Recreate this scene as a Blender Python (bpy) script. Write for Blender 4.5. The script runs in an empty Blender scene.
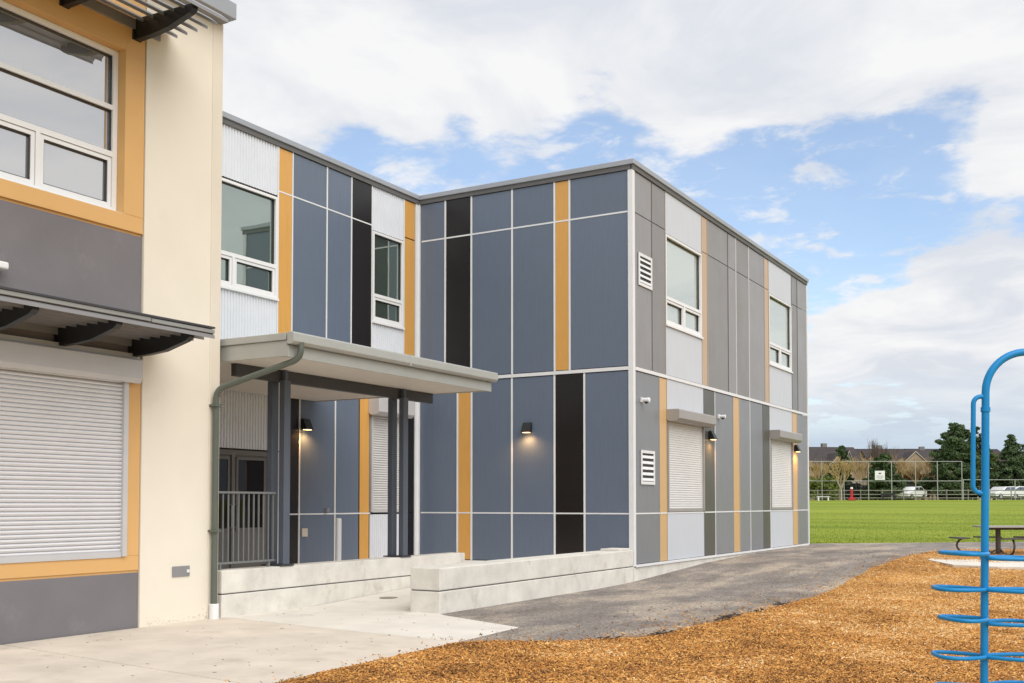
import bpy, bmesh, math, random
import numpy as np
from mathutils import Vector, Matrix, noise as mnoise
R = math.radians
random.seed(7)
SC = bpy.context.scene
COL = SC.collection

# ------------------------------------------------------------------ camera
# world axes follow the school: X = away from the long walls, Y = along them, Z up, metres
F, YAW, PITCH, CZ = 1071.0, R(30.07), R(2.1), 1.6
cam = bpy.data.objects.new('camera', bpy.data.cameras.new('camera'))
COL.objects.link(cam); SC.camera = cam
cam.location = (0, 0, CZ)
cam.rotation_euler = (math.pi / 2 + PITCH, 0, YAW)
cam.data.sensor_width = 36; cam.data.lens = F / 1024 * 36
cam.data.shift_y = (503 - 341.5 - F * math.tan(PITCH)) / 1024
cam.data.clip_end = 6000

# ------------------------------------------------------------------ light
SUN_EL, SUN_AZ = R(48), R(118)          # azimuth measured from +Y towards +X
W = bpy.data.worlds.new('World'); SC.world = W; W.use_nodes = True
SC.view_settings.view_transform = 'Standard'; SC.view_settings.look = 'None'
SC.view_settings.exposure = 0.90; SC.view_settings.gamma = 1
sun = bpy.data.objects.new('sun', bpy.data.lights.new('sun', 'SUN')); COL.objects.link(sun)
sun.data.energy = 1.5; sun.data.angle = R(62); sun.data.color = (1, .955, .90)
sd = Vector((math.sin(SUN_AZ) * math.cos(SUN_EL), math.cos(SUN_AZ) * math.cos(SUN_EL), math.sin(SUN_EL)))
sun.rotation_euler = sd.to_track_quat('Z', 'Y').to_euler()


def world_sky():
    nt = W.node_tree; nt.nodes.clear(); N = nt.nodes.new; L = nt.links.new
    def m(op, a, b=None, c=None, clamp=False):
        n = N('ShaderNodeMath'); n.operation = op; n.use_clamp = clamp
        for i, v in enumerate((a, b, c)):
            if v is None: continue
            if isinstance(v, (int, float)): n.inputs[i].default_value = v
            else: L(v, n.inputs[i])
        return n.outputs[0]
    tc = N('ShaderNodeTexCoord'); d = tc.outputs['Generated']
    sep = N('ShaderNodeSeparateXYZ'); L(d, sep.inputs[0])
    zz = m('ADD', m('MAXIMUM', sep.outputs[2], 0.0), 0.16)
    cb = N('ShaderNodeCombineXYZ')
    L(m('DIVIDE', sep.outputs[0], zz), cb.inputs[0]); L(m('DIVIDE', sep.outputs[1], zz), cb.inputs[1])
    def nz(scale, detail, rough, off, dist=0.0):
        mp = N('ShaderNodeMapping'); mp.inputs['Location'].default_value = off; L(cb.outputs[0], mp.inputs[0])
        n = N('ShaderNodeTexNoise'); n.inputs['Scale'].default_value = scale; n.inputs['Detail'].default_value = detail
        n.inputs['Roughness'].default_value = rough; n.inputs['Distortion'].default_value = dist
        L(mp.outputs[0], n.inputs['Vector']); return n.outputs['Fac']
    n1 = nz(1.4, 12, .6, (3.1, 7.7, 0), .1)
    n2 = nz(4.2, 12, .58, (9.1, 2.2, 0), 0)
    cov = m('ADD', m('MULTIPLY', n1, .50), m('MULTIPLY', n2, .50))
    # where the cloud banks and the gaps lie: bearing from +Y (deg), elevation, spread, weight
    for az, el, s, w in BANKS:
        c = Vector((math.sin(R(az)) * math.cos(R(el)), math.cos(R(az)) * math.cos(R(el)), math.sin(R(el))))
        vm = N('ShaderNodeVectorMath'); vm.operation = 'DISTANCE'; L(d, vm.inputs[0]); vm.inputs[1].default_value = c
        q = m('DIVIDE', vm.outputs['Value'], s)
        cov = m('MULTIPLY_ADD', m('EXPONENT', m('MULTIPLY', m('MULTIPLY', q, q), -1.0)), w, cov)
    mr = N('ShaderNodeMapRange'); mr.interpolation_type = 'SMOOTHSTEP'
    mr.inputs['From Min'].default_value = .455; mr.inputs['From Max'].default_value = .555
    L(cov, mr.inputs['Value'])
    w_ = N('ShaderNodeMapRange'); w_.interpolation_type = 'SMOOTHSTEP'; w_.inputs['From Min'].default_value = .50; w_.inputs['From Max'].default_value = .66; w_.inputs['To Max'].default_value = .8
    L(nz(6.5, 12, .62, (4.4, 1.2, 0), .3), w_.inputs['Value'])
    mk = m('MAXIMUM', m('MAXIMUM', mr.outputs[0], w_.outputs[0]), m('MULTIPLY', m('SUBTRACT', 0.125, sep.outputs[2]), 14), clamp=True)
    mk = m('MULTIPLY_ADD', mk, .84, .16)
    sky = N('ShaderNodeTexSky'); sky.sky_type = 'NISHITA'; sky.sun_disc = False
    sky.sun_elevation = SUN_EL; sky.sun_rotation = SUN_AZ; sky.dust_density = .6; sky.ozone_density = 1.4
    b1 = N('ShaderNodeBackground'); L(sky.outputs[0], b1.inputs[0]); b1.inputs[1].default_value = .105
    cr = N('ShaderNodeValToRGB'); L(nz(2.3, 9, .58, (1.0, 4.0, 0), .5), cr.inputs[0])
    e = cr.color_ramp.elements
    e[0].position = .38; e[0].color = (.69, .72, .78, 1)
    e[1].position = .58; e[1].color = (.88, .88, .885, 1)
    # low in the sky the cloud sheet is thin and blue grey
    mx = N('ShaderNodeMix'); mx.data_type = 'RGBA'
    L(m('MULTIPLY', m('SUBTRACT', .125, sep.outputs[2]), 11.0, clamp=True), mx.inputs[0])
    L(cr.outputs[0], mx.inputs[6]); mx.inputs[7].default_value = (.50, .61, .73, 1)
    b2 = N('ShaderNodeBackground'); L(mx.outputs[2], b2.inputs[0]); b2.inputs[1].default_value = .57
    ms = N('ShaderNodeMixShader'); L(mk, ms.inputs[0]); L(b1.outputs[0], ms.inputs[1]); L(b2.outputs[0], ms.inputs[2])
    o = N('ShaderNodeOutputWorld'); L(ms.outputs[0], o.inputs[0])

BANKS = [(-45, 26, .16, .20), (-36, 23, .12, .12), (-28, 26, .10, .14), (-16, 25, .12, .16), (-4, 23, .10, .18), (-19.5, 20.5, .045, .12),
         (-8, 9.5, .06, .20), (-3, 8, .07, .22), (-13, 8, .05, .14), (-3.5, 17.5, .035, .16), (100, 30, .9, .25), (22, 13, .25, .25), (180, 30, .8, .25), (-90, 30, .5, .2),
         (-19, 15.5, .07, -.20), (-11.5, 15.5, .075, -.25), (-3, 13.8, .035, -.12), (-26, 18, .05, -.16), (-38.5, 17.5, .045, -.20), (-29, 23, .035, -.20), (-25.5, 22.5, .03, -.16), (-7, 18.5, .03, -.10), (-33, 20, .03, -.14)]
world_sky()

# ------------------------------------------------------------------ helpers
def tag(o, label=None, cat=None, group=None, kind=None):
    if label: o['label'] = label
    if cat: o['category'] = cat
    if group: o['group'] = group
    if kind: o['kind'] = kind
    return o

def thing(name, label, cat, loc=(0, 0, 0), rz=0, group=None):
    o = bpy.data.objects.new(name, None); COL.objects.link(o); o.location = loc; o.rotation_euler = (0, 0, rz)
    o.empty_display_size = .2
    return tag(o, label, cat, group)

def copy_tree(o, parent=None):
    c = o.copy(); COL.objects.link(c); c.parent = parent
    for ch in list(o.children): copy_tree(ch, c)
    return c

class MB:
    def __init__(s): s.v = []; s.f = []; s.mi = []
    def add(s, vs, fs, mi=0):
        n = len(s.v); s.v += [tuple(p) for p in vs]; s.f += [tuple(i + n for i in f) for f in fs]; s.mi += [mi] * len(fs); return s
    def box(s, x0, x1, y0, y1, z0, z1, mi=0):
        return s.add([(x, y, z) for z in (z0, z1) for y in (y0, y1) for x in (x0, x1)],
                     [(0, 2, 3, 1), (4, 5, 7, 6), (0, 1, 5, 4), (2, 6, 7, 3), (0, 4, 6, 2), (1, 3, 7, 5)], mi)
    def prism(s, pts, vec, mi=0):                 # closed polygon swept along vec
        n = len(pts); a = [Vector(p) for p in pts]; v = Vector(vec); b = [p + v for p in a]
        return s.add(a + b, [tuple(range(n))[::-1], tuple(range(n, 2 * n))] + [(i, (i + 1) % n, n + (i + 1) % n, n + i) for i in range(n)], mi)
    def tube(s, pts, r, seg=10, closed=False, mi=0, cap=True):
        pts = [Vector(p) for p in pts]; n = len(pts); rr = r if isinstance(r, (list, tuple)) else [r] * n
        rings = []; prev = None
        for i, p in enumerate(pts):
            if closed: t = pts[(i + 1) % n] - pts[i - 1]
            else: t = pts[min(i + 1, n - 1)] - pts[max(i - 1, 0)]
            t.normalize()
            if prev is None: u = t.orthogonal().normalized()
            else: u = (prev - t * prev.dot(t)).normalized()
            prev = u; w = t.cross(u)
            rings.append([p + (u * math.cos(2 * math.pi * k / seg) + w * math.sin(2 * math.pi * k / seg)) * rr[i] for k in range(seg)])
        vs = [q for ring in rings for q in ring]; fs = []
        for i in range(n if closed else n - 1):
            j = (i + 1) % n
            for k in range(seg): fs.append((i * seg + k, i * seg + (k + 1) % seg, j * seg + (k + 1) % seg, j * seg + k))
        if cap and not closed: fs += [tuple(range(seg))[::-1], tuple((n - 1) * seg + k for k in range(seg))]
        return s.add(vs, fs, mi)
    def cyl(s, x, y, z0, z1, r0, r1=None, seg=20, mi=0):
        r1 = r0 if r1 is None else r1
        return s.tube([(x, y, z0), (x, y, z1)], [r0, r1], seg, mi=mi)
    def build(s, name, mats, parent=None, smooth=False, bevel=0, off=(0, 0, 0)):
        me = bpy.data.meshes.new(name); me.from_pydata(s.v, [], s.f)
        if not isinstance(mats, (list, tuple)): mats = [mats]
        for m in mats: me.materials.append(m)
        if len(mats) > 1: me.polygons.foreach_set('material_index', s.mi)
        bm = bmesh.new(); bm.from_mesh(me); bmesh.ops.recalc_face_normals(bm, faces=bm.faces); bm.to_mesh(me); bm.free()
        if smooth:
            me.polygons.foreach_set('use_smooth', [True] * len(me.polygons))
            try: me.set_sharp_from_angle(angle=R(40))
            except Exception: pass
        o = bpy.data.objects.new(name, me); COL.objects.link(o); o.parent = parent; o.location = off
        if bevel:
            b = o.modifiers.new('bevel', 'BEVEL'); b.width = bevel; b.segments = 2; b.limit_method = 'ANGLE'
        return o

def arc(c, u, v, r, a0, a1, n):
    c, u, v = Vector(c), Vector(u), Vector(v)
    return [c + (u * math.cos(R(a0 + (a1 - a0) * i / n)) + v * math.sin(R(a0 + (a1 - a0) * i / n))) * r for i in range(n + 1)]

# ------------------------------------------------------------------ materials
def mat(name, col, rough=.6, metal=0, var=.06, scale=3, bump=0, bscale=60, spec=.5, stretch=(1, 1, 1), per_obj=0, detail=6, coat=0, dirt=None):
    m = bpy.data.materials.new(name); m.use_nodes = True; nt = m.node_tree; N = nt.nodes.new; L = nt.links.new
    p = nt.nodes['Principled BSDF']; p.inputs['Roughness'].default_value = rough; p.inputs['Metallic'].default_value = metal
    p.inputs['Specular IOR Level'].default_value = spec; p.inputs['Coat Weight'].default_value = coat; p.inputs['Coat Roughness'].default_value = .28
    tc = N('ShaderNodeTexCoord'); mp = N('ShaderNodeMapping'); mp.inputs['Scale'].default_value = stretch; L(tc.outputs['Object'], mp.inputs[0])
    n = N('ShaderNodeTexNoise'); n.inputs['Scale'].default_value = scale; n.inputs['Detail'].default_value = detail; n.inputs['Roughness'].default_value = .6
    L(mp.outputs[0], n.inputs['Vector'])
    mx = N('ShaderNodeMix'); mx.data_type = 'RGBA'
    mx.inputs[6].default_value = tuple(c * (1 - var) for c in col) + (1,); mx.inputs[7].default_value = tuple(min(1, c * (1 + var)) for c in col) + (1,)
    rp = N('ShaderNodeMapRange'); rp.inputs['From Min'].default_value = .3; rp.inputs['From Max'].default_value = .7
    L(n.outputs['Fac'], rp.inputs[0]); L(rp.outputs[0], mx.inputs[0]); out = mx.outputs[2]
    if dirt:                                     # stains with a shape of their own: (colour, amount, scale, threshold)
        dc, amt, ds, th = dirt
        n3 = N('ShaderNodeTexNoise'); n3.inputs['Scale'].default_value = ds; n3.inputs['Detail'].default_value = 8; n3.inputs['Roughness'].default_value = .65
        L(mp.outputs[0], n3.inputs['Vector'])
        r3 = N('ShaderNodeMapRange'); r3.inputs['From Min'].default_value = th; r3.inputs['From Max'].default_value = th + .14; r3.inputs['To Max'].default_value = amt
        L(n3.outputs['Fac'], r3.inputs[0]); m3 = N('ShaderNodeMix'); m3.data_type = 'RGBA'; L(r3.outputs[0], m3.inputs[0]); L(out, m3.inputs[6]); m3.inputs[7].default_value = dc + (1,); out = m3.outputs[2]
    if per_obj:
        oi = N('ShaderNodeObjectInfo'); r2 = N('ShaderNodeMapRange'); r2.inputs['To Min'].default_value = 1 - per_obj; r2.inputs['To Max'].default_value = 1 + per_obj
        L(oi.outputs['Random'], r2.inputs[0]); hs = N('ShaderNodeHueSaturation'); L(r2.outputs[0], hs.inputs['Value']); L(out, hs.inputs['Color']); out = hs.outputs[0]
    L(out, p.inputs['Base Color'])
    nr = N('ShaderNodeTexNoise'); nr.inputs['Scale'].default_value = 1.1; nr.inputs['Detail'].default_value = 6; L(tc.outputs['Object'], nr.inputs['Vector'])
    rr_ = N('ShaderNodeMapRange'); rr_.inputs['From Min'].default_value = .3; rr_.inputs['From Max'].default_value = .7; rr_.inputs['To Min'].default_value = max(.05, rough - .09); rr_.inputs['To Max'].default_value = min(1, rough + .09)
    L(nr.outputs['Fac'], rr_.inputs[0]); L(rr_.outputs[0], p.inputs['Roughness'])
    if bump:
        n2 = N('ShaderNodeTexNoise'); n2.inputs['Scale'].default_value = bscale; n2.inputs['Detail'].default_value = 5; L(mp.outputs[0], n2.inputs['Vector'])
        b = N('ShaderNodeBump'); b.inputs['Strength'].default_value = bump; b.inputs['Distance'].default_value = .01; L(n2.outputs['Fac'], b.inputs['Height']); L(b.outputs[0], p.inputs['Normal'])
    return m

def glass_mat(name, base, refl=.5, rough=.02, tint=(1, 1, 1), fres=.6):
    m = bpy.data.materials.new(name); m.use_nodes = True; nt = m.node_tree; N = nt.nodes.new; L = nt.links.new; nt.nodes.remove(nt.nodes['Principled BSDF'])
    d = N('ShaderNodeBsdfDiffuse'); d.inputs[0].default_value = base + (1,)
    g = N('ShaderNodeBsdfGlossy'); g.inputs['Roughness'].default_value = rough; g.inputs[0].default_value = tint + (1,)
    tc = N('ShaderNodeTexCoord'); n = N('ShaderNodeTexNoise'); n.inputs['Scale'].default_value = .9; L(tc.outputs['Object'], n.inputs['Vector'])
    b = N('ShaderNodeBump'); b.inputs['Strength'].default_value = .05; b.inputs['Distance'].default_value = .05; L(n.outputs['Fac'], b.inputs['Height']); L(b.outputs[0], g.inputs['Normal'])
    fr = N('ShaderNodeLayerWeight'); fr.inputs[0].default_value = .35
    ma = N('ShaderNodeMath'); ma.operation = 'MULTIPLY_ADD'; ma.use_clamp = True; L(fr.outputs['Fresnel'], ma.inputs[0]); ma.inputs[1].default_value = fres; ma.inputs[2].default_value = refl
    s = N('ShaderNodeMixShader'); L(ma.outputs[0], s.inputs[0]); L(d.outputs[0], s.inputs[1]); L(g.outputs[0], s.inputs[2])
    L(s.outputs[0], nt.nodes['Material Output'].inputs[0]); return m

def emit_mat(name, col, s):
    m = bpy.data.materials.new(name); m.use_nodes = True; p = m.node_tree.nodes['Principled BSDF']
    p.inputs['Emission Color'].default_value = col + (1,); p.inputs['Emission Strength'].default_value = s; p.inputs['Base Color'].default_value = col + (1,)
    return m

VS = (6, 6, .5)
M = {}
M['blue'] = mat('blue grey cladding', (.122, .156, .214), .42, var=.05, scale=4, stretch=VS, bump=.04, bscale=30, per_obj=.04, spec=.35, coat=.35)
M['grey'] = mat('grey cladding', (.25, .245, .25), .42, var=.07, scale=4, stretch=VS, bump=.04, bscale=30, per_obj=.05, spec=.35, coat=.35)  # wall C: blue paint with its glancing sky sheen put into the colour
M['grey_sheen_low'] = mat('sheen tinted blue cladding', (.215, .224, .242), .42, var=.07, scale=4, stretch=VS, per_obj=.06, spec=.35, coat=.35)  # lower storey of wall C, sky sheen again mixed into the blue
M['grey_sheen_warm'] = mat('warm sheen tinted cladding', (.215, .205, .20), .42, var=.07, scale=4, stretch=VS, per_obj=.08, spec=.35, coat=.35)  # warmer panels of wall C, sky sheen included in the base colour
M['tan'] = mat('pale sheen tinted ochre cladding', (.50, .35, .22), .42, var=.05, scale=4, stretch=VS, spec=.35, coat=.4)  # upper ochre strips of wall C, paled in colour to show sky sheen
M['tan_sheen_low'] = mat('sheen tinted ochre cladding', (.62, .40, .18), .42, var=.05, scale=4, stretch=VS, spec=.35, coat=.4)  # lower ochre strips of wall C, sheen painted in as a paler tone
M['olive'] = mat('sheen tinted black cladding', (.085, .083, .07), .42, var=.06, scale=4, stretch=VS, per_obj=.04, spec=.35, coat=.35)  # black panels of wall C, lightened in colour for the reflected sky
M['black'] = mat('black cladding', (.012, .010, .010), .36, var=.1, scale=4, stretch=VS, spec=.3, coat=.35)
M['orange'] = mat('ochre cladding', (.64, .34, .085), .45, var=.05, scale=4, stretch=VS, per_obj=.02, spec=.35, coat=.35)
M['white_panel'] = mat('white cladding', (.56, .59, .64), .45, var=.03, scale=3, stretch=VS, spec=.35)
M['corr'] = mat('white corrugated steel', (.70, .73, .78), .4, var=.03, scale=2, spec=.4)
M['trim'] = mat('white aluminium trim', (.74, .75, .76), .45, var=.03)
M['trim_dark'] = mat('dark joint', (.12, .12, .12), .6)
M['trim_tan'] = mat('tan joint', (.42, .36, .29), .5)
M['core'] = mat('wall core', (.10, .10, .105), .8)
M['flash'] = mat('grey roof flashing', (.36, .38, .41), .38, metal=.3, var=.04)
M['roof'] = mat('roof membrane', (.32, .32, .33), .8)
M['frame'] = mat('white window frame', (.78, .79, .80), .35, var=.02)
M['gasket'] = mat('dark gasket', (.03, .03, .033), .5)
M['glass'] = glass_mat('window glass', (.05, .07, .06), .40, tint=(.82, .92, .86))
M['glass2'] = glass_mat('pale window glass', (.30, .33, .31), .50, tint=(.90, .96, .92))
M['glass3'] = glass_mat('grey window glass', (.20, .205, .215), .50, tint=(1, 1, 1))
M['glassdark'] = glass_mat('dark door glass', (.014, .010, .009), .02, fres=.18)
M['shutter'] = mat('pale aluminium shutter', (.71, .71, .73), .42, metal=.15, var=.03)
M['shutter_c'] = mat('cream shutter', (.70, .70, .70), .45, metal=0, var=.03)
M['housing'] = mat('shutter housing', (.56, .56, .57), .42, metal=.15, var=.03)
M['housing_w'] = mat('warm grey shutter housing', (.36, .345, .33), .42, metal=.15, var=.03)
M['cream'] = mat('cream painted stucco', (.77, .715, .61), .75, var=.025, scale=1.3, bump=.10, bscale=90, dirt=((.60, .50, .36), .35, .9, .60))
M['cream2'] = mat('cream corner trim', (.71, .65, .55), .7, var=.03, scale=2)
M['ochre_st'] = mat('ochre painted stucco', (.67, .40, .155), .7, var=.03, scale=1.5, bump=.08, bscale=90)
M['dkstucco'] = mat('grey painted stucco', (.175, .165, .178), .75, var=.07, scale=1.6, bump=.12, bscale=80, dirt=((.27, .26, .26), .35, 1.8, .58))
M['blackm'] = mat('black steel', (.012, .012, .013), .45, var=.1)
M['steel'] = mat('grey painted steel', (.30, .31, .30), .45, metal=.2, var=.05)
M['louvre'] = mat('grey louvre blade', (.30, .30, .31), .42, metal=.35, var=.05)
M['canopy'] = mat('pale grey canopy metal', (.41, .42, .395), .42, metal=.2, var=.04)
M['soffit'] = mat('pale soffit', (.68, .65, .60), .7, var=.03)
M['postb'] = mat('blue grey painted post', (.085, .10, .13), .45, var=.06)
M['beam'] = mat('dark grey beam', (.045, .046, .052), .5, var=.08)
M['rail_steel'] = mat('dark grey railing steel', (.17, .18, .18), .45, var=.05)
M['pipe'] = mat('grey green downpipe', (.10, .115, .095), .4, var=.05)
M['door'] = mat('dark grey door', (.15, .145, .14), .5, var=.05)
M['handle'] = mat('satin steel', (.6, .6, .6), .3, metal=.8)
M['drain'] = mat('dull cast iron', (.26, .235, .19), .7, var=.2, scale=12)
CONC = dict(rough=.85, bump=.35, bscale=38)
M['conc_wall'] = mat('cast concrete', (.66, .64, .585), var=.13, scale=2.6, dirt=((.40, .36, .29), .55, 2.1, .56), **CONC)
M['conc_a'] = mat('warm concrete paving', (.62, .55, .465), var=.12, scale=1.4, dirt=((.42, .36, .28), .5, 1.7, .55), **CONC)
M['conc_b'] = mat('pale concrete paving', (.69, .65, .585), var=.09, scale=1.4, dirt=((.44, .40, .33), .5, 1.9, .57), **CONC)
M['warm'] = emit_mat('warm lamp', (1, .60, .24), 3.5)
M['blue_paint'] = mat('blue playground paint', (.006, .225, .55), .38, var=.05, scale=5, spec=.3)
M['table'] = mat('dark recycled plank', (.07, .06, .055), .6, var=.15, scale=8)
M['tabletop'] = mat('pale worn table top', (.34, .33, .31), .6, var=.1, scale=8)

# ------------------------------------------------------------------ ground heights
GY = [-50, 18.5, 20, 21.5, 24, 27, 30, 34, 38, 60, 115, 140, 4000]
GZ = [0, 0, .03, .095, .20, .262, .295, .31, .33, .72, 1.90, 1.98, 1.99]
def g(y): return float(np.interp(y, GY, GZ))

def rows_sheet(name, ys, left, right, dz, m, nx=8, edge=0, zf=None, **kw):
    mb = MB(); ys = list(ys); zf = zf or g
    for y in ys:
        l, r = left(y), right(y)
        for i in range(nx + 1):
            x = l + (r - l) * i / nx
            mb.v.append((x, y, zf(y) + (dz(x, y) if callable(dz) else dz)))
    for j in range(len(ys) - 1):
        for i in range(nx):
            a = j * (nx + 1) + i; mb.f.append((a, a + 1, a + nx + 2, a + nx + 1)); mb.mi.append(0)
    o = mb.build(name, m, smooth=True); return o

# grass field: the one sheet that reaches the horizon
def ground_mat():
    m = bpy.data.materials.new('mown grass'); m.use_nodes = True; nt = m.node_tree; N = nt.nodes.new; L = nt.links.new; p = nt.nodes['Principled BSDF']
    p.inputs['Roughness'].default_value = .85; p.inputs['Specular IOR Level'].default_value = .15
    tc = N('ShaderNodeTexCoord')
    def nz(s, d=6, st=(1, 1, 1)):
        mp = N('ShaderNodeMapping'); mp.inputs['Scale'].default_value = st; mp.inputs['Rotation'].default_value = (0, 0, R(-30)); L(tc.outputs['Object'], mp.inputs[0])
        n = N('ShaderNodeTexNoise'); n.inputs['Scale'].default_value = s; n.inputs['Detail'].default_value = d; n.inputs['Roughness'].default_value = .65; L(mp.outputs[0], n.inputs['Vector']); return n.outputs['Fac']
    cr = N('ShaderNodeValToRGB'); L(nz(.12, 8, (.35, 1.6, 1)), cr.inputs[0]); e = cr.color_ramp.elements
    e[0].position = .34; e[0].color = (.17, .235, .020, 1); e[1].position = .66; e[1].color = (.30, .345, .048, 1)
    c2 = N('ShaderNodeValToRGB'); L(nz(9, 4), c2.inputs[0]); e = c2.color_ramp.elements
    e[0].position = .3; e[0].color = (.72, .78, .6, 1); e[1].position = .7; e[1].color = (1.1, 1.08, 1, 1)
    mx = N('ShaderNodeMix'); mx.data_type = 'RGBA'; mx.blend_type = 'MULTIPLY'; mx.inputs[0].default_value = 1; L(cr.outputs[0], mx.inputs[6]); L(c2.outputs[0], mx.inputs[7])
    L(mx.outputs[2], p.inputs['Base Color'])
    b = N('ShaderNodeBump'); b.inputs['Strength'].default_value = .6; b.inputs['Distance'].default_value = .05; L(nz(14, 5), b.inputs['Height']); L(b.outputs[0], p.inputs['Normal'])
    return m
M['grass'] = ground_mat()
ys = list(np.arange(-40, 18, 4)) + list(np.arange(18, 40, .5)) + list(np.arange(40, 140, 4)) + [150, 200, 300, 600, 1200, 2500, 4000]
tag(rows_sheet('field', ys, lambda y: -2500, lambda y: 2500, 0, M['grass'], 10), kind='structure')

def asphalt_mat():
    m = mat('worn asphalt', (.19, .166, .147), .92, var=.30, scale=1.6, bump=.6, bscale=60, detail=10, stretch=(1, .45, 1), dirt=((.37, .31, .245), .85, .9, .47))
    nt = m.node_tree; N = nt.nodes.new; L = nt.links.new; p = nt.nodes['Principled BSDF']; src = p.inputs['Base Color'].links[0].from_socket
    tc = N('ShaderNodeTexCoord'); v = N('ShaderNodeTexVoronoi'); v.inputs['Scale'].default_value = 46; L(tc.outputs['Object'], v.inputs['Vector'])
    mr = N('ShaderNodeMapRange'); mr.inputs['To Min'].default_value = .6; mr.inputs['To Max'].default_value = 1.6
    sp = N('ShaderNodeSeparateColor'); L(v.outputs['Color'], sp.inputs[0]); L(sp.outputs[0], mr.inputs[0])
    h = N('ShaderNodeHueSaturation'); L(mr.outputs[0], h.inputs['Value']); L(src, h.inputs['Color']); L(h.outputs[0], p.inputs['Base Color'])
    return m
M['asphalt'] = asphalt_mat()
ipx = lambda xs, ys: (lambda y: float(np.interp(y, xs, ys)))
grass_edge = ipx([33.9, 34.1, 34.3, 38.5, 45, 52], [-30, -9.2, -8.8, -3.1, 6, 18])
tag(rows_sheet('path', list(np.arange(8, 19, 1)) + list(np.arange(19, 33.25, .5)) + [33.25, 33.26, 33.6, 33.9, 34.1, 34.3, 36, 38.5, 42, 45, 48, 52],
    lambda y: -8.66 if y < 33.255 else (-30 if y < 33.9 else grass_edge(y)), lambda y: 26, .004, M['asphalt'], 10), kind='structure')

# wood chip play surface: uneven edge, slightly heaped
medge = ipx([-6, 7.27, 8.89, 10.2, 10.45, 10.76, 11.58, 12.1, 14.1, 17, 19, 22.8, 26.2, 28, 30.3, 31.1, 31.8, 32.4, 33.2],
            [-6.5, -6.6, -6.68, -6.72, -6.4, -5.86, -5.11, -4.97, -4.92, -4.75, -4.72, -4.85, -4.92, -4.87, -4.7, -4.3, -3.5, -1.5, 3])
def mulch_left(y): return medge(y) + (.10 * mnoise.noise(Vector((y * .9, 3, 0))) + .06 * mnoise.noise(Vector((y * 3.1, 9, 0))) if y > 10.3 else .03 * mnoise.noise(Vector((y * 3, 0, 0))))
def mulch_h(x, y):
    e = x - mulch_left(y); k = min(1, max(0, e / .35)); k = k * k * (3 - 2 * k)
    return .006 + .035 * k + .018 * mnoise.noise(Vector((x * 1.3, y * 1.3, 0))) * k + .010 * mnoise.noise(Vector((x * 4.5, y * 4.5, 5))) * k
def mulch_mat(name, cols, chips=True):
    m = bpy.data.materials.new(name); m.use_nodes = True; nt = m.node_tree; N = nt.nodes.new; L = nt.links.new; p = nt.nodes['Principled BSDF']
    p.inputs['Roughness'].default_value = .85; p.inputs['Specular IOR Level'].default_value = .2
    tc = N('ShaderNodeTexCoord')
    v = N('ShaderNodeTexVoronoi'); v.inputs['Scale'].default_value = 84; v.inputs['Randomness'].default_value = 1
    mp = N('ShaderNodeMapping'); mp.inputs['Scale'].default_value = (1, 1.7, 1); mp.inputs['Rotation'].default_value = (0, 0, .6); L(tc.outputs['Object'], mp.inputs[0])
    n0 = N('ShaderNodeTexNoise'); n0.inputs['Scale'].default_value = 20; L(tc.outputs['Object'], n0.inputs['Vector'])
    am = N('ShaderNodeVectorMath'); am.operation = 'MULTIPLY_ADD'; L(n0.outputs['Color'], am.inputs[0]); am.inputs[1].default_value = (.05, .05, .05); L(mp.outputs[0], am.inputs[2]); L(am.outputs[0], v.inputs['Vector'])
    sp = N('ShaderNodeSeparateColor'); L(v.outputs['Color'], sp.inputs[0])
    cr = N('ShaderNodeValToRGB'); L(sp.outputs[0], cr.inputs[0]); e = cr.color_ramp.elements
    e[0].position = 0; e[0].color = cols[0] + (1,); e[1].position = 1; e[1].color = cols[-1] + (1,)
    for i, c in enumerate(cols[1:-1]): q = e.new((i + 1) / (len(cols) - 1)); q.color = c + (1,)
    n = N('ShaderNodeTexNoise'); n.inputs['Scale'].default_value = .45; n.inputs['Detail'].default_value = 7; n.inputs['Roughness'].default_value = .6; L(tc.outputs['Object'], n.inputs['Vector'])
    mr = N('ShaderNodeMapRange'); mr.inputs['From Min'].default_value = .35; mr.inputs['From Max'].default_value = .65; mr.inputs['To Min'].default_value = .74; mr.inputs['To Max'].default_value = 1.18; L(n.outputs['Fac'], mr.inputs[0])
    h = N('ShaderNodeHueSaturation'); L(mr.outputs[0], h.inputs['Value']); L(cr.outputs[0], h.inputs['Color']); nb = N('ShaderNodeTexNoise'); nb.inputs['Scale'].default_value = .8; nb.inputs['Detail'].default_value = 9; nb.inputs['Roughness'].default_value = .7; L(tc.outputs['Object'], nb.inputs['Vector'])
    mb_ = N('ShaderNodeMapRange'); mb_.inputs['From Min'].default_value = .48; mb_.inputs['From Max'].default_value = .62; mb_.inputs['To Max'].default_value = .55; L(nb.outputs['Fac'], mb_.inputs[0])
    m3 = N('ShaderNodeMix'); m3.data_type = 'RGBA'; m3.blend_type = 'MULTIPLY'; L(mb_.outputs[0], m3.inputs[0]); L(h.outputs[0], m3.inputs[6]); m3.inputs[7].default_value = (.62, .55, .55, 1)
    L(m3.outputs[2], p.inputs['Base Color'])
    b = N('ShaderNodeBump'); b.inputs['Strength'].default_value = .8; b.inputs['Distance'].default_value = .02; L(sp.outputs[1], b.inputs['Height']); L(b.outputs[0], p.inputs['Normal'])
    return m
M['mulch'] = mulch_mat('wood chip bed', [(.28, .120, .034), (.53, .24, .060), (.72, .36, .088), (.78, .44, .13), (.83, .58, .26)])
ys = sorted(set(list(np.arange(-6, 7, 1.0)) + [round(v, 3) for v in np.arange(7, 33.2, .16)]))
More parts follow.
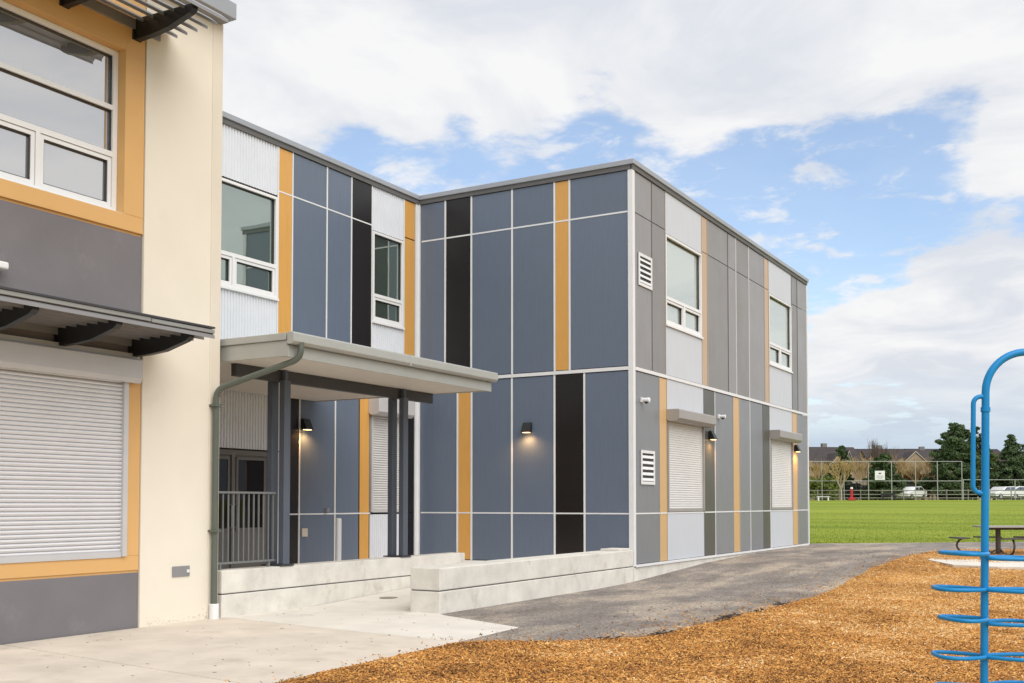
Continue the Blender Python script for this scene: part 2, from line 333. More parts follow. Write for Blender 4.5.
mul = rows_sheet('ground_chips', ys, mulch_left, lambda y: 20, mulch_h, M['mulch'], 110); tag(mul, kind='structure')

# loose chips lying on the bed
def chips():
    rng = np.random.default_rng(5); pts = []
    want = 150000
    while len(pts) < want:
        d = 8.2 * (34 / 8.2) ** rng.random(); a = (-0.3 + .95 * rng.random())
        y = (math.cos(YAW) + a * math.sin(YAW)) * d; x = (-math.sin(YAW) + a * math.cos(YAW)) * d
        if y < 6 or y > 32.3: continue
        e = x - mulch_left(y)
        if e < -1.6: continue
        if e < .05 and rng.random() > (.05 * math.exp(e / .12) if y < 10.4 else .30 * math.exp(e / .30) + .012): continue
        pts.append((x, y, d, e))
    P = np.array(pts); n = len(P)
    zs = np.array([g(y) + (mulch_h(x, y) if e > 0 else .008) for x, y, d, e in pts]) + .004 + .012 * rng.random(n)
    Ln = (.007 + .017 * rng.random(n) ** 2.5) * (1 + P[:, 2] / 60); Wd = .0028 + .0045 * rng.random(n); T = .002 + .003 * rng.random(n)
    yaw = rng.random(n) * 6.283; tilt = rng.normal(0, .35, n); roll = rng.normal(0, .4, n)
    ux = np.stack([np.cos(yaw) * np.cos(tilt), np.sin(yaw) * np.cos(tilt), np.sin(tilt)], 1)
    s = np.stack([-np.sin(yaw), np.cos(yaw), np.zeros(n)], 1); up = np.cross(ux, s)
    wy = s * np.cos(roll)[:, None] + up * np.sin(roll)[:, None]; nn = np.cross(ux, wy)
    c = np.stack([P[:, 0], P[:, 1], zs], 1)
    V = []
    for a, b, h in [(-1, -1, 0), (1, -.7, 0), (1, .7, 0), (-1, 1, 0), (-1, -1, 1), (1, -.7, 1), (1, .7, 1), (-1, 1, 1)]:
        V.append(c + ux * (a * Ln)[:, None] + wy * (b * Wd)[:, None] + nn * (h * T)[:, None])
    V = np.stack(V, 1).reshape(-1, 3)
    q = np.array([(4, 5, 6, 7), (0, 1, 5, 4), (1, 2, 6, 5), (2, 3, 7, 6), (3, 0, 4, 7)])
    Fc = (np.arange(n)[:, None, None] * 8 + q[None]).reshape(-1, 4)
    me = bpy.data.meshes.new('wood_chips'); me.from_pydata(V.tolist(), [], Fc.tolist())
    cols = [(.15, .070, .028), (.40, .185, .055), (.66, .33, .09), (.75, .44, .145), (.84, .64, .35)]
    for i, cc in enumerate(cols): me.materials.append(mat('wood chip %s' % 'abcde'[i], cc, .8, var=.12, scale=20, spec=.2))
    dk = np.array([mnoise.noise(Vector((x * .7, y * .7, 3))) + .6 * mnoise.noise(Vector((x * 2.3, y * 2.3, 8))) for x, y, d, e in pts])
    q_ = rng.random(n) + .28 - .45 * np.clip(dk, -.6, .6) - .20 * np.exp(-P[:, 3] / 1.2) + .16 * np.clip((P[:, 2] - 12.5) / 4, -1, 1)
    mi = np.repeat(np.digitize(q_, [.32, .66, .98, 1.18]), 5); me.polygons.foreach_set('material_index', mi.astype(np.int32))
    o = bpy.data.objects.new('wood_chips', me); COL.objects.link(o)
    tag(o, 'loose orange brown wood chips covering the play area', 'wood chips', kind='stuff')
chips()

# dark rotten bark and dirt where the chips spill over the asphalt
def debris():
    rng = random.Random(4); mb = MB()
    for cx, cy, L_, n in ((-4.95, 12.15, .42, 60), (-4.72, 12.6, .30, 30), (-4.85, 14.4, .55, 80), (-4.7, 15.4, .5, 60), (-4.75, 16.7, .3, 45), (-5.3, 11.35, .3, 25)):
        for i in range(n):
            x, y = cx + rng.gauss(0, .07), cy + rng.gauss(0, L_ * .42); z = g(y) + .012 + rng.random() * .028; a = rng.random() * 3.1; l, w = rng.uniform(.012, .045), rng.uniform(.006, .016)
            mb.prism([(x - l * math.cos(a), y - l * math.sin(a), z), (x - w * math.sin(a), y + w * math.cos(a), z + .004), (x + l * math.cos(a), y + l * math.sin(a), z + .002), (x + w * math.sin(a), y - w * math.cos(a), z)], (0, 0, .006))
    o = mb.build('bark_debris', mat('rotten bark', (.045, .032, .026), .9, var=.3)); tag(o, 'dark bits of rotten bark along the edge between wood chips and asphalt', 'bark debris', kind='stuff')
    mb = MB()
    for i in range(70):
        x, y = rng.uniform(-10.8, -6.9), rng.uniform(6.5, 12.6); a = rng.random() * 3.1; l, w = rng.uniform(.005, .02), rng.uniform(.003, .009); z = .0135
        mb.prism([(x - l * math.cos(a), y - l * math.sin(a), z), (x - w * math.sin(a), y + w * math.cos(a), z), (x + l * math.cos(a), y + l * math.sin(a), z), (x + w * math.sin(a), y - w * math.cos(a), z)], (0, 0, .003))
    o = mb.build('leaf_litter', mat('dry leaf bits', (.20, .14, .09), .9, var=.4, scale=5)); tag(o, 'tiny dry leaf bits scattered on the concrete paving', 'leaf litter', kind='stuff')
debris()

# plaza slabs, the joints between them left open
def slab(name, pts, z, m, th=.12):
    mb = MB().prism([(x, y, z - th) for x, y in pts], (0, 0, th)); o = mb.build(name, m, bevel=.006); tag(o, kind='structure'); return o
slab('plaza_paving', [(-11, -8), (-6.3, -8), (-6.62, 7.01), (-11, 7.59)], .012, M['conc_a'])
slab('plaza_paving', [(-11, 7.61), (-6.62, 7.03), (-6.73, 10.35), (-11, 10.955)], .012, M['conc_a'])
slab('plaza_paving', [(-11, 10.97), (-6.73, 10.365), (-6.84, 11.97), (-8.45, 12.70), (-8.65, 12.86), (-10.94, 12.86)], .012, M['conc_b'])
rz = lambda y: .012 + max(0, y - 12.86) * .0465
rows = [12.86, 13.1, 13.5, 15, 17.14, 17.15, 18.5, 19.78]
tag(rows_sheet('ramp', rows, lambda y: -10.94 if y < 17.145 else -13.85,
    lambda y: -9.15, 0, M['conc_b'], 4, zf=rz), kind='structure')
MB().box(-13.86, -11.25, 10.87, 17.14, -.1, .33).build('landing', M['conc_a']); tag(bpy.data.objects['landing'], kind='structure')
MB().cyl(-10.44, 14.05, .02, .074, .15).build('drain_cover', M['drain'])
tag(bpy.data.objects['drain_cover'], 'small round dull drain cover set flush in the pale ramp', 'drain')

# ------------------------------------------------------------------ wall builder
class Wall:
    def __init__(s, axis, c, parent): s.axis, s.c, s.p = axis, c, parent
    def bx(s, mb, u0, u1, z0, z1, d0, d1, mi=0):
        if s.axis == 'X': return mb.box(s.c + d0, s.c + d1, u0, u1, z0, z1, mi)
        return mb.box(u0, u1, s.c - d1, s.c - d0, z0, z1, mi)
    def pt(s, u, z, d): return (s.c + d, u, z) if s.axis == 'X' else (u, s.c - d, z)
    def panel(s, u0, u1, z0, z1, m, label=None, par=None, d=0, name='cladding_panel'):
        o = s.bx(MB(), u0, u1, z0, z1, d - .02, d).build(name, m, par or s.p, bevel=.003)
        if label: o['label'] = label
        return o
    def corr(s, u0, u1, z0, z1, par=None, pitch=.072, dp=.022):
        mb = MB(); n = max(1, round((u1 - u0) / pitch)); pt = (u1 - u0) / n; prof = []
        for i in range(n):
            b = u0 + i * pt
            prof += [(b, -.002), (b + pt * .12, -dp), (b + pt * .42, -dp), (b + pt * .55, -.002)]
        prof.append((u1, -.002)); k = len(prof)
        for z in (z0, z1): mb.v += [s.pt(u, z, d) for u, d in prof]
        for i in range(k - 1): mb.f.append((i, i + 1, k + i + 1, k + i)); mb.mi.append(0)
        return mb.build('corrugated_cladding', M['corr'], par or s.p)
    def window(s, u0, u1, z0, z1, zt, mull, glass, rec=.05, fw=.05, trans=(), sashes=True, sill=.03):
        W_ = s.bx(MB(), u0, u1, z0, z1, -rec - .03, -rec - .026).build('window', M['gasket'], s.p)
        f = MB()
        def fr(a, b, c_, d_, e0=-rec, e1=.012): s.bx(f, a, b, c_, d_, e0, e1)
        fr(u0, u0 + fw, z0, z1); fr(u1 - fw, u1, z0, z1); fr(u0 + fw, u1 - fw, z1 - fw, z1); fr(u0 + fw, u1 - fw, z0, z0 + fw); fr(u0 + fw, u1 - fw, zt - .035, zt + .035, -rec, .008)
        for t in trans: fr(u0 + fw, u1 - fw, t - .03, t + .03, -rec, .008)
        edges = [u0 + fw] + [x for q in mull for x in (q - .03, q + .03)] + [u1 - fw]
        for q in mull: fr(q - .03, q + .03, z0 + fw, zt - .035, -rec, .008)
        f.build('frame', M['frame'], W_)
        if sill: s.bx(MB(), u0 - .02, u1 + .02, z0 - .045, z0 - .002, -.02, .012 + sill).build('sill', M['frame'], W_)
        up = [zt + .035] + [x for t in sorted(trans) for x in (t - .03, t + .03)] + [z1 - fw]
        for a, b in zip(up[::2], up[1::2]): s.pane(u0 + fw, u1 - fw, a, b, glass, W_, rec, 0)
        for a, b in zip(edges[::2], edges[1::2]): s.pane(a, b, z0 + fw, zt - .035, glass, W_, rec, .05)
        return W_
    def pane(s, a, b, c_, d_, glass, par, rec, sash):
        if sash:
            q = MB(); e0, e1 = -rec + .002, -.006; w = sash; a, b, c_, d_ = a + .006, b - .006, c_ + .006, d_ - .006
            s.bx(q, a, a + w, c_, d_, e0, e1); s.bx(q, b - w, b, c_, d_, e0, e1); s.bx(q, a + w, b - w, c_, c_ + w, e0, e1); s.bx(q, a + w, b - w, d_ - w, d_, e0, e1)
            q.build('sash', M['frame'], par); a, b, c_, d_ = a + w, b - w, c_ + w, d_ - w
        gk = MB(); w = .013; e0, e1 = -rec - .01, -rec + .03
        s.bx(gk, a, a + w, c_, d_, e0, e1); s.bx(gk, b - w, b, c_, d_, e0, e1); s.bx(gk, a + w, b - w, c_, c_ + w, e0, e1); s.bx(gk, a + w, b - w, d_ - w, d_, e0, e1)
        gk.build('gasket', M['gasket'], par)
        s.bx(MB(), a + w, b - w, c_ + w, d_ - w, -rec - .012, -rec - .002).build('pane', glass, par)
    def shutter(s, u0, u1, z0, z1, h0, h1, mslat, mhous, guide=.06, pitch=.05, dep=.34, over=.06, label=None, deep=1.0):
        t = s.bx(MB(), u0, u1, z0, z1, -.06, -.05).build('roller_shutter', M['gasket'], s.p)
        if label: t['label'] = label
        mb = MB(); n = round((z1 - z0) / pitch); ph = (z1 - z0) / n; prof = []
        for i in range(n):
            b = z0 + i * ph; prof += [(b, -.008 - .034 * deep), (b + ph * .12, -.008 - .012 * deep), (b + ph * .5, -.008), (b + ph * .84, -.008 - .008 * deep), (b + ph * .90, -.008 - .034 * deep)]
        prof.append((z1, -.03)); k = len(prof)
        for u in (u0 + guide, u1 - guide): mb.v += [s.pt(u, z, d) for z, d in prof]
        for i in range(k - 1): mb.f.append((i, i + 1, k + i + 1, k + i)); mb.mi.append(0)
        mb.build('slats', mslat, t)
        for a in (u0, u1 - guide): s.bx(MB(), a, a + guide, z0, h0, -.05, .03).build('guide_rail', mhous, t)
        s.bx(MB(), u0 + guide, u1 - guide, z0 - .01, z0 + .06, -.045, .005).build('bottom_bar', mhous, t)
        pts = [s.pt(u0 - over, z, d) for z, d in ((h0 + .06, .0), (h0, .04), (h0, dep * .72), (h0 + .06, dep), (h1 - .02, dep), (h1, dep - .02), (h1, 0))]
        v = Vector(s.pt(u1 + over, 0, 0)) - Vector(s.pt(u0 - over, 0, 0))
        MB().prism(pts, v).build('housing', mhous, t, bevel=.006)
        return t
    def lamp(s, u, z):
        t = MB().prism([s.pt(u - .10, zz, d) for zz, d in ((z, .03), (z, .175), (z + .21, .075), (z + .21, .03))],
                       Vector(s.pt(u + .10, 0, 0)) - Vector(s.pt(u - .10, 0, 0))).build('wall_lamp', M['blackm'], s.p, bevel=.004)
        s.bx(MB(), u - .07, u + .07, z + .02, z + .18, 0, .03).build('back_plate', M['blackm'], t)
        s.bx(MB(), u - .07, u + .07, z - .006, z - .001, .05, .15).build('lamp_lens', M['warm'], t)
        l = bpy.data.objects.new('lamp_glow', bpy.data.lights.new('lamp_glow', 'SPOT')); COL.objects.link(l); l.parent = t
        l.data.energy = 16; l.data.color = (1, .52, .19); l.data.shadow_soft_size = .06; l.data.spot_size = R(165); l.data.spot_blend = .8
        l.location = s.pt(u, z - .03, .15)
        return t
    def vent(s, u0, u1, z0, z1, n=5):
        t = s.bx(MB(), u0, u1, z0, z1, -.01, .012).build('vent', M['gasket'], s.p)
        q = MB(); w = .06; s.bx(q, u0, u0 + w, z0, z1, .012, .03); s.bx(q, u1 - w, u1, z0, z1, .012, .03); s.bx(q, u0 + w, u1 - w, z0, z0 + w, .012, .03); s.bx(q, u0 + w, u1 - w, z1 - w, z1, .012, .03)
        q.build('vent_frame', M['trim'], t)
        h = (z1 - z0 - 2 * w) / n
        q = MB()
        for i in range(n):
            b = z0 + w + i * h
            q.prism([s.pt(u0 + w, zz, d) for zz, d in ((b + .01, .030), (b + .022, .032), (b + h * .62, .013), (b + h * .5, .0125))], Vector(s.pt(u1 - w, 0, 0)) - Vector(s.pt(u0 + w, 0, 0)))
        q.build('louvre', M['trim'], t); return t
    def camera(s, u, z, r=.07):
        t = s.bx(MB(), u - .05, u + .05, z - .05, z + .05, .0, .05).build('security_camera', M['frame'], s.p, bevel=.01)
        c_ = Vector(s.pt(u, z - .01, .12)); MB().tube([s.pt(u, z, .05), s.pt(u, z - .005, .19)], [r * .62, r * .75], 16).build('camera_body', M['frame'], t, smooth=True, bevel=.008)
        ring = [(math.sin(a), math.cos(a)) for a in np.linspace(0, math.pi / 2, 5)]
        MB().tube([c_ + Vector((0, 0, -.03 - r * .55 * a)) for a, b in ring], [max(.003, r * .6 * b) for a, b in ring], 14).build('lens_dome', M['blackm'], t, smooth=True)
        return t

# ------------------------------------------------------------------ two storey wing
wing = thing('school_building', 'two storey school wing clad in blue grey, black and ochre panels behind the entrance canopy', 'building', (-11.3, 26, 0))
def under(o, root): o.parent = root; o.matrix_parent_inverse = Matrix.Translation(root.location).inverted(); return o
class Root:      # parts are modelled in world coordinates, the parent stands at the base of its thing
    pass
_build = MB.build
def build(s, name, mats, parent=None, smooth=False, bevel=0, off=(0, 0, 0)):
    o = _build(s, name, mats, parent, smooth, bevel, off)
    if parent is not None and parent.type == 'EMPTY' and not parent.get('local'): o.location = -Vector(parent.location)
    return o
MB.build = build

XA, YB, XC, ZT = -13.9, 19.79, -8.65, 8.42
MB().box(-22, XA - .16, 10.90, YB + .16, -.3, ZT).box(-22, XC - .16, YB + .16, 33.1, -.3, ZT).build('wall', M['core'], wing)
wa, wb, wc = Wall('X', XA, wing), Wall('Y', YB, wing), Wall('X', XC, wing)
MB().box(-22, XC - .16, 33.1, 33.2, -.3, ZT).build('end_wall', M['corr'], wing)
MB().box(-21.9, XA - .02, 10.95, YB, ZT - .05, ZT + .03).box(-21.9, XC - .04, YB - .02, 33.15, ZT - .05, ZT + .03).build('roof', M['roof'], wing)
cap = MB(); z0, z1 = 8.455, 8.56
cap.box(XA - .3, XA + .06, 10.85, YB - .06, z0, z1); cap.box(XA - .3, XC + .06, YB - .06, YB + .3, z0, z1); cap.box(XC - .3, XC + .06, YB + .3, 33.26, z0, z1)
cap.box(-22, XC - .3, 32.9, 33.26, z0, z1); cap.box(-22.1, -21.8, 10.85, 32.9, z0, z1)
cap.build('parapet_cap', M['flash'], wing, bevel=.01)
# dark strip below the parapet cap, its colour standing in for the cap's shadow
dr = MB(); wa.bx(dr, 10.9, YB, 8.36, 8.455, -.02, .03); wb.bx(dr, XA + .03, XC + .0, 8.36, 8.455, -.02, .03); wc.bx(dr, YB - .03, 33.2, 8.36, 8.455, -.02, .03)
dr.build('cap_shadow', M['trim_dark'], wing)

ZP = 8.36
def column(w, u0, u1, key, cuts, gap=.012):
    for a, b in zip(cuts[:-1], cuts[1:]):
        w.panel(u0, u1, a + gap, b - gap, M[key], {'orange': 'ochre cladding panel', 'tan': 'pale sheen tinted ochre cladding panel', 'tan_sheen_low': 'sheen tinted ochre cladding panel', 'black': 'black cladding panel', 'white_panel': 'white cladding panel', 'olive': 'sheen tinted black cladding panel'}.get(key))
UP, LO = (4.36, 7.51, ZP), (.36, 1.385, 4.28)
# wall B
tb = MB()
for k, (u0, u1) in zip(['blue', 'black', 'blue', 'blue', 'orange', 'blue'], [(-13.845, -13.205), (-13.155, -12.515), (-12.465, -11.48), (-11.43, -10.45), (-10.40, -10.095), (-10.045, -8.74)]): column(wb, u0, u1, k, UP)
for k, (u0, u1) in zip(['blue', 'orange', 'blue', 'blue', 'black', 'blue'], [(-13.845, -12.87), (-12.82, -12.505), (-12.455, -11.485), (-11.435, -10.455), (-10.405, -9.76), (-9.71, -8.74)]): column(wb, u0, u1, k, LO)
for u in (-13.18, -12.49, -11.455, -10.425, -10.07): wb.bx(tb, u - .020, u + .020, 4.36, ZP, -.015, .008)
for u in (-12.845, -12.48, -11.46, -10.43, -9.735): wb.bx(tb, u - .020, u + .020, .36, 4.28, -.015, .008)
for z, w_ in ((7.51, .016), (1.385, .014)): wb.bx(tb, -13.82, -8.74, z - w_, z + w_, -.015, .005)
wb.bx(tb, -13.82, -8.74, 4.285, 4.355, -.015, .02)
wb.bx(tb, XA, -13.855, .33, ZP, -.015, .03); wb.bx(tb, XA + .03, XC, .29, .355, -.03, .025)
tb.build('joint_trim', M['trim'], wing)
# wall C
tc_ = MB(); tt = MB(); td = MB()
CU = [('grey', 19.90, 20.79), ('grey_sheen_warm', 20.81, 21.54), ('W', 21.56, 23.80), ('tan', 23.83, 24.18), ('grey_sheen_warm', 24.21, 25.69), ('grey', 25.72, 26.31), ('grey_sheen_warm', 26.34, 27.37), ('grey', 27.40, 28.75),
      ('tan', 28.78, 29.14), ('W', 29.17, 31.45), ('grey_sheen_warm', 31.48, 32.08), ('grey', 32.11, 33.12)]
CL = [('grey_sheen_low', 19.90, 21.16), ('tan_sheen_low', 21.19, 21.58), ('S', 21.60, 23.88), ('olive', 23.91, 24.65), ('grey_sheen_low', 24.68, 26.01), ('tan_sheen_low', 26.04, 26.50), ('grey_sheen_low', 26.53, 27.38), ('grey_sheen_low', 27.41, 28.52),
      ('olive', 28.55, 29.16), ('S', 29.19, 31.42), ('tan_sheen_low', 31.45, 31.94), ('grey_sheen_low', 31.97, 33.12)]
for k, a, b in CU:
    if k == 'W':
        wc.panel(a, b, 7.45, ZP, M['white_panel'], 'white cladding panel'); wc.panel(a, b, 4.37, 5.42, M['white_panel'], 'white cladding panel')
        wc.window(a + .01, b - .01, 5.47, 7.43, 6.05, [(a + b) / 2], M['glass2'], rec=.07, fw=.045)
    else: column(wc, a, b, k, UP, .008)
for k, a, b in CL:
    if k == 'S':
        wc.panel(a, b, 3.42, 4.28, M['white_panel'], 'white cladding panel'); wc.panel(a, b, .37, 1.37, M['white_panel'], 'white cladding panel')
        wc.shutter(a + .01, b - .01, 1.42, 3.42, 3.36, 3.62, M['shutter_c'], M['housing_w'], guide=.05, dep=.30, over=.04, deep=.5 if a < 25 else .25)
    else: column(wc, a, b, k, LO, .012)
for t in (CU, CL):
    za, zb = (4.36, ZP) if t is CU else (.36, 4.28)
    for (k, a, b), (k2, a2, b2) in zip(t[:-1], t[1:]):
        wc.bx(MB(), b + .003, a2 - .003, za, zb, -.018, .009).build('joint_strip', M['trim' if a2 in (27.40, 26.34, 27.41, 24.68, 29.19) else 'trim_tan' if k2 in ('W', 'S', 'tan', 'tan_sheen_low') or k in ('tan', 'tan_sheen_low') else 'trim_dark'], wing)
wc.bx(tc_, 19.90, 33.12, 1.385 - .014, 1.385 + .014, -.015, .007)
wc.bx(tc_, 19.90, 33.12, 4.285, 4.355, -.015, .022)
wc.bx(tc_, YB - .02, 19.89, .33, ZP, -.088, .015); wc.bx(tc_, 33.125, 33.22, .33, ZP, -.015, .02); wc.bx(tc_, 19.89, 33.125, .31, .36, -.015, .026)
tc_.build('joint_trim', M['trim'], wing)
# wall A
ta = MB()
for k, a, b in [('orange', 15.19, 15.55), ('blue', 15.59, 16.57), ('blue', 16.61, 17.35), ('black', 17.39, 18.05), ('orange', 19.25, 19.63)]: column(wa, a, b, k, UP)
for k, a, b in [('black', 15.48, 15.79), ('blue', 15.84, 16.86), ('blue', 16.91, 17.65), ('orange', 17.69, 18.0), ('black', 19.25, 19.63)]: column(wa, a, b, k, LO)
for u in (16.59, 17.37): wa.bx(ta, u - .017, u + .017, 4.36, ZP, -.015, .008)
for u in (15.57, 18.06, 15.17, 19.22): wa.bx(ta, u - .015, u + .015, 4.36, ZP, -.015, .008)
for u in (15.815, 16.885): wa.bx(ta, u - .017, u + .017, .36, 4.28, -.015, .008)
for z in (7.51, 1.385): wa.bx(ta, 15.19 if z > 2 else 15.48, 18.045, z - .013, z + .013, -.015, .005)
wa.bx(ta, 11, 19.6, 4.285, 4.355, -.015, .02); wa.bx(ta, 19.65, YB - .03, .33, ZP, -.015, .012); wa.bx(ta, 15.47, 19.6, .30, .355, -.03, .025)
ta.build('joint_trim', M['trim'], wing)
wa.corr(11.0, 15.15, 7.42, 8.36); wa.corr(11.0, 15.15, 4.36, 5.42); wa.corr(11.0, 12.90, 5.42, 7.42)
wa.window(12.92, 15.15, 5.45, 7.38, 6.05, [14.02], M['glass'], rec=.06)
wa.corr(18.08, 19.2, 7.42, 8.36); wa.corr(18.08, 19.2, 4.36, 5.42)
wa.window(18.09, 19.19, 5.47, 7.40, 6.03, [], M['glass'], rec=.06)
wa.corr(11.0, 15.46, 2.58, 4.28); wa.corr(15.08, 15.46, .34, 2.56)
wa.corr(18.03, 19.22, .36, 1.36); wa.corr(18.03, 19.22, 3.75, 4.28)
wa.shutter(18.05, 19.2, 1.41, 3.50, 3.46, 3.84, M['shutter_c'], M['housing'], guide=.06, dep=.28, over=.08)
wa.corr(11.0, 12.35, .34, 2.56)
# entrance doors
dz0, dz1 = .34, 2.55
dr_ = MB(); wa.bx(dr_, 12.37, 15.06, dz0, dz1, -.06, -.03); E_ = dr_.build('entrance_door', M['door'], wing)
q = MB()
for u in (12.37, 13.18, 14.02, 14.98): wa.bx(q, u, u + .08, dz0, dz1, -.03, .01)
wa.bx(q, 12.45, 14.98, dz1 - .09, dz1, -.03, .008); q.build('door_frame', M['door'], E_)
for a, b in ((12.50, 13.14), (13.34, 13.94), (14.20, 14.86)):
    q = MB(); wa.bx(q, a, b, 1.15, 2.38, -.03, -.02); q.build('glazing', M['glassdark'], E_)
    q = MB(); wa.bx(q, a - .05, b + .05, 1.10, 1.15, -.03, -.008); wa.bx(q, a - .05, b + .05, 2.38, 2.43, -.03, -.008); wa.bx(q, a - .05, a, 1.15, 2.38, -.03, -.008); wa.bx(q, b, b + .05, 1.15, 2.38, -.03, -.008); q.build('glazing_bead', M['door'], E_)
for u in (13.99, 14.13): MB().tube([wa.pt(u, 1.15, -.03), wa.pt(u, 1.18, .05), wa.pt(u, 1.55, .05), wa.pt(u, 1.58, -.03)], .014, 8).build('door_handle', M['handle'], E_, smooth=True)
# fixtures
wa.lamp(15.93, 3.02); wb.lamp(-11.05, 3.09); wc.lamp(24.28, 3.10); wc.lamp(31.7, 3.12)
wc.vent(20.06, 20.76, 6.05, 6.72); wc.vent(20.14, 20.86, 1.98, 2.68)
wc.camera(20.20, 3.70); wc.camera(24.9, 3.69, .06)
q = wa.bx(MB(), 15.88, 16.04, .95, 1.11, .008, .03).build('socket_box', M['conc_a'], wing); q['label'] = 'small square outdoor socket box below the lamp'
q = wa.bx(MB(), 16.55, 16.62, 1.42, 1.50, 0, .09).build('hose_tap', M['handle'], wing)
# foundation
MB().box(-21.9, XC - .004, YB + .004, 33.14, -.3, .305).box(-21.9, XA - .004, 10.95, YB, -.3, .30).build('foundation', M['conc_wall'], wing)

# ------------------------------------------------------------------ cream building on the left
cb = thing('school_building', 'cream and ochre rendered school block with long sunshades, nearest on the left', 'building', (-13, 7, 0))
XD = -11.0
wd = Wall('X', XD, cb)
MB().box(-20, XD - .30, -6, 10.80, -.3, 8.3).build('wall', M['cream'], cb)
MB().box(XD - .30, XD, 9.50, 10.66, -.2, 8.35).build('column', M['cream'], cb, bevel=.004)
MB().box(XD - .30, XD + .008, 10.66, 10.85, -.2, 8.35).build('corner_trim', M['cream2'], cb, bevel=.006)
MB().box(-20, XD - .30, 10.80, 10.85, -.2, 8.35).build('end_wall', M['cream'], cb)
# plinth, mid band, ochre surrounds, all shy of the column by a shadow gap
YL = -6
MB().box(XD - .28, XD - .02, YL, 9.498, -.2, .715).build('plinth', M['dkstucco'], cb, bevel=.008)
MB().box(XD - .28, XD - .025, YL, 9.49, 3.45, 5.035).build('spandrel', M['dkstucco'], cb, bevel=.008)
oc = MB()
oc.box(XD - .28, XD - .01, YL, 9.49, .745, .93); oc.box(XD - .28, XD - .01, 9.26, 9.49, .93, 3.44)
oc.build('shutter_surround', M['ochre_st'], cb, bevel=.006)
MB().box(XD - .28, XD - .03, YL, 9.49, .715, .745).box(XD - .28, XD - .035, YL, 9.48, 5.035, 5.065).build('shadow_gap', M['ochre_st'], cb)
oc = MB(); oc.box(XD - .28, XD, YL, 9.485, 5.065, 5.27); oc.box(XD - .28, XD, 9.18, 9.485, 5.27, 8.35); oc.box(XD - .28, XD, YL, 9.18, 7.38, 8.35)
oc.build('window_surround', M['ochre_st'], cb, bevel=.006)
wd2 = Wall('X', XD - .15, cb)
wd2.window(3.4, 9.175, 5.275, 7.375, 6.03, [4.5, 5.68, 6.86, 8.04], M['glass3'], rec=.05, fw=.07, trans=(6.63,), sill=.13)
wd.shutter(3.2, 9.27, .93, 3.16, 3.12, 3.43, M['shutter'], M['housing'], guide=.07, pitch=.052, dep=.13, over=.13)
MB().box(XD, XD + .05, 2.9, 9.42, 3.435, 3.50).build('head_flashing', M['housing'], cb, bevel=.006)
MB().box(-20.2, -10.75, YL, 10.86, 8.37, 8.60).build('roof', M['flash'], cb, bevel=.01)
MB().box(-20.1, -10.85, YL, 10.80, 8.33, 8.37).build('soffit', M['louvre'], cb)
MB().box(XD - .001, XD + .007, 9.502, 9.555, -.19, 8.34).build('edge_bead', M['cream'], cb, bevel=.003)
t = wd.bx(MB(), 10.03, 10.33, .62, .76, 0, .015).build('hose_bib_plate', M['louvre'], cb, bevel=.004)
wd.bx(MB(), 10.27, 10.31, .67, .71, .015, .03).build('lock', M['trim'], t)
t = wd.bx(MB(), 7.12, 7.50, 4.215, 4.30, 0, .14).build('wall_light', M['frame'], cb, bevel=.02)
wd.bx(MB(), 7.15, 7.37, 4.20, 4.2145, .01, .13).build('diffuser', M['blackm'], t)
sp_ = MB(); rg = random.Random(9)
for i in range(90):
    y = rg.uniform(9.57, 10.64); z = .02 + abs(rg.gauss(0, .05)); r_ = rg.uniform(.003, .012)
    sp_.box(XD + .0005, XD + .0015, y, y + r_ * rg.uniform(1, 3), z, z + r_)
sp_.build('chipped_paint', M['conc_a'], cb)['kind'] = 'stuff'
# sunshades
def sunshade(z, yend, ybr, x0=-10.95, x1=-9.95, front=True):
    t = MB().box(XD, XD + .03, YL, yend - .15, z - .11, z + .02).build('sunshade', M['louvre'], cb)
    n = 6
    bl = MB()
    for i in range(n):
        x = x0 + .06 + (x1 - x0 - .08) * i / (n - 1)
        bl.prism([(x - .075, YL, z + .085), (x + .060, YL, z - .012), (x + .060, YL, z - .045), (x + .066, YL, z - .045), (x + .066, YL, z - .006), (x - .067, YL, z + .093)], (0, yend - YL, 0))
    bl.build('blade', M['louvre'], t)
    if front:
        MB().box(x1, x1 + .045, YL, yend - 1.0, z + .025, z + .075).box(x1 + .003, x1 + .048, yend - .99, yend, z + .018, z + .065).build('front_rail', M['steel'], t, bevel=.005)
        MB().box(x1 - .02, x1 + .06, YL, yend - .005, z + .077, z + .10).build('front_rail_cap', M['beam'], t)
    for y in ybr:
        pts = [(XD + .02, y - .03, z - .24), (XD + .02, y - .03, z + .03)]
        pts += [(x1, y - .03, z - .005), (x1, y - .03, z - .07), (x1 - .06, y - .03, z - .11), (x1 - .45, y - .03, z - .21), (x1 - .75, y - .03, z - .235)]
        MB().prism(pts, (0, .085, 0)).build('bracket', M['blackm'], t)
        MB().box(XD, XD + .025, y - .06, y + .07, z - .24, z + .02).build('mount_plate', M['blackm'], t)
    return t
sunshade(3.70, 9.68, [9.33, 8.25, 7.17, 6.09, 5.01])
sunshade(7.79, 9.86, [9.33, 8.25, 7.17, 6.09, 5.01], front=False)

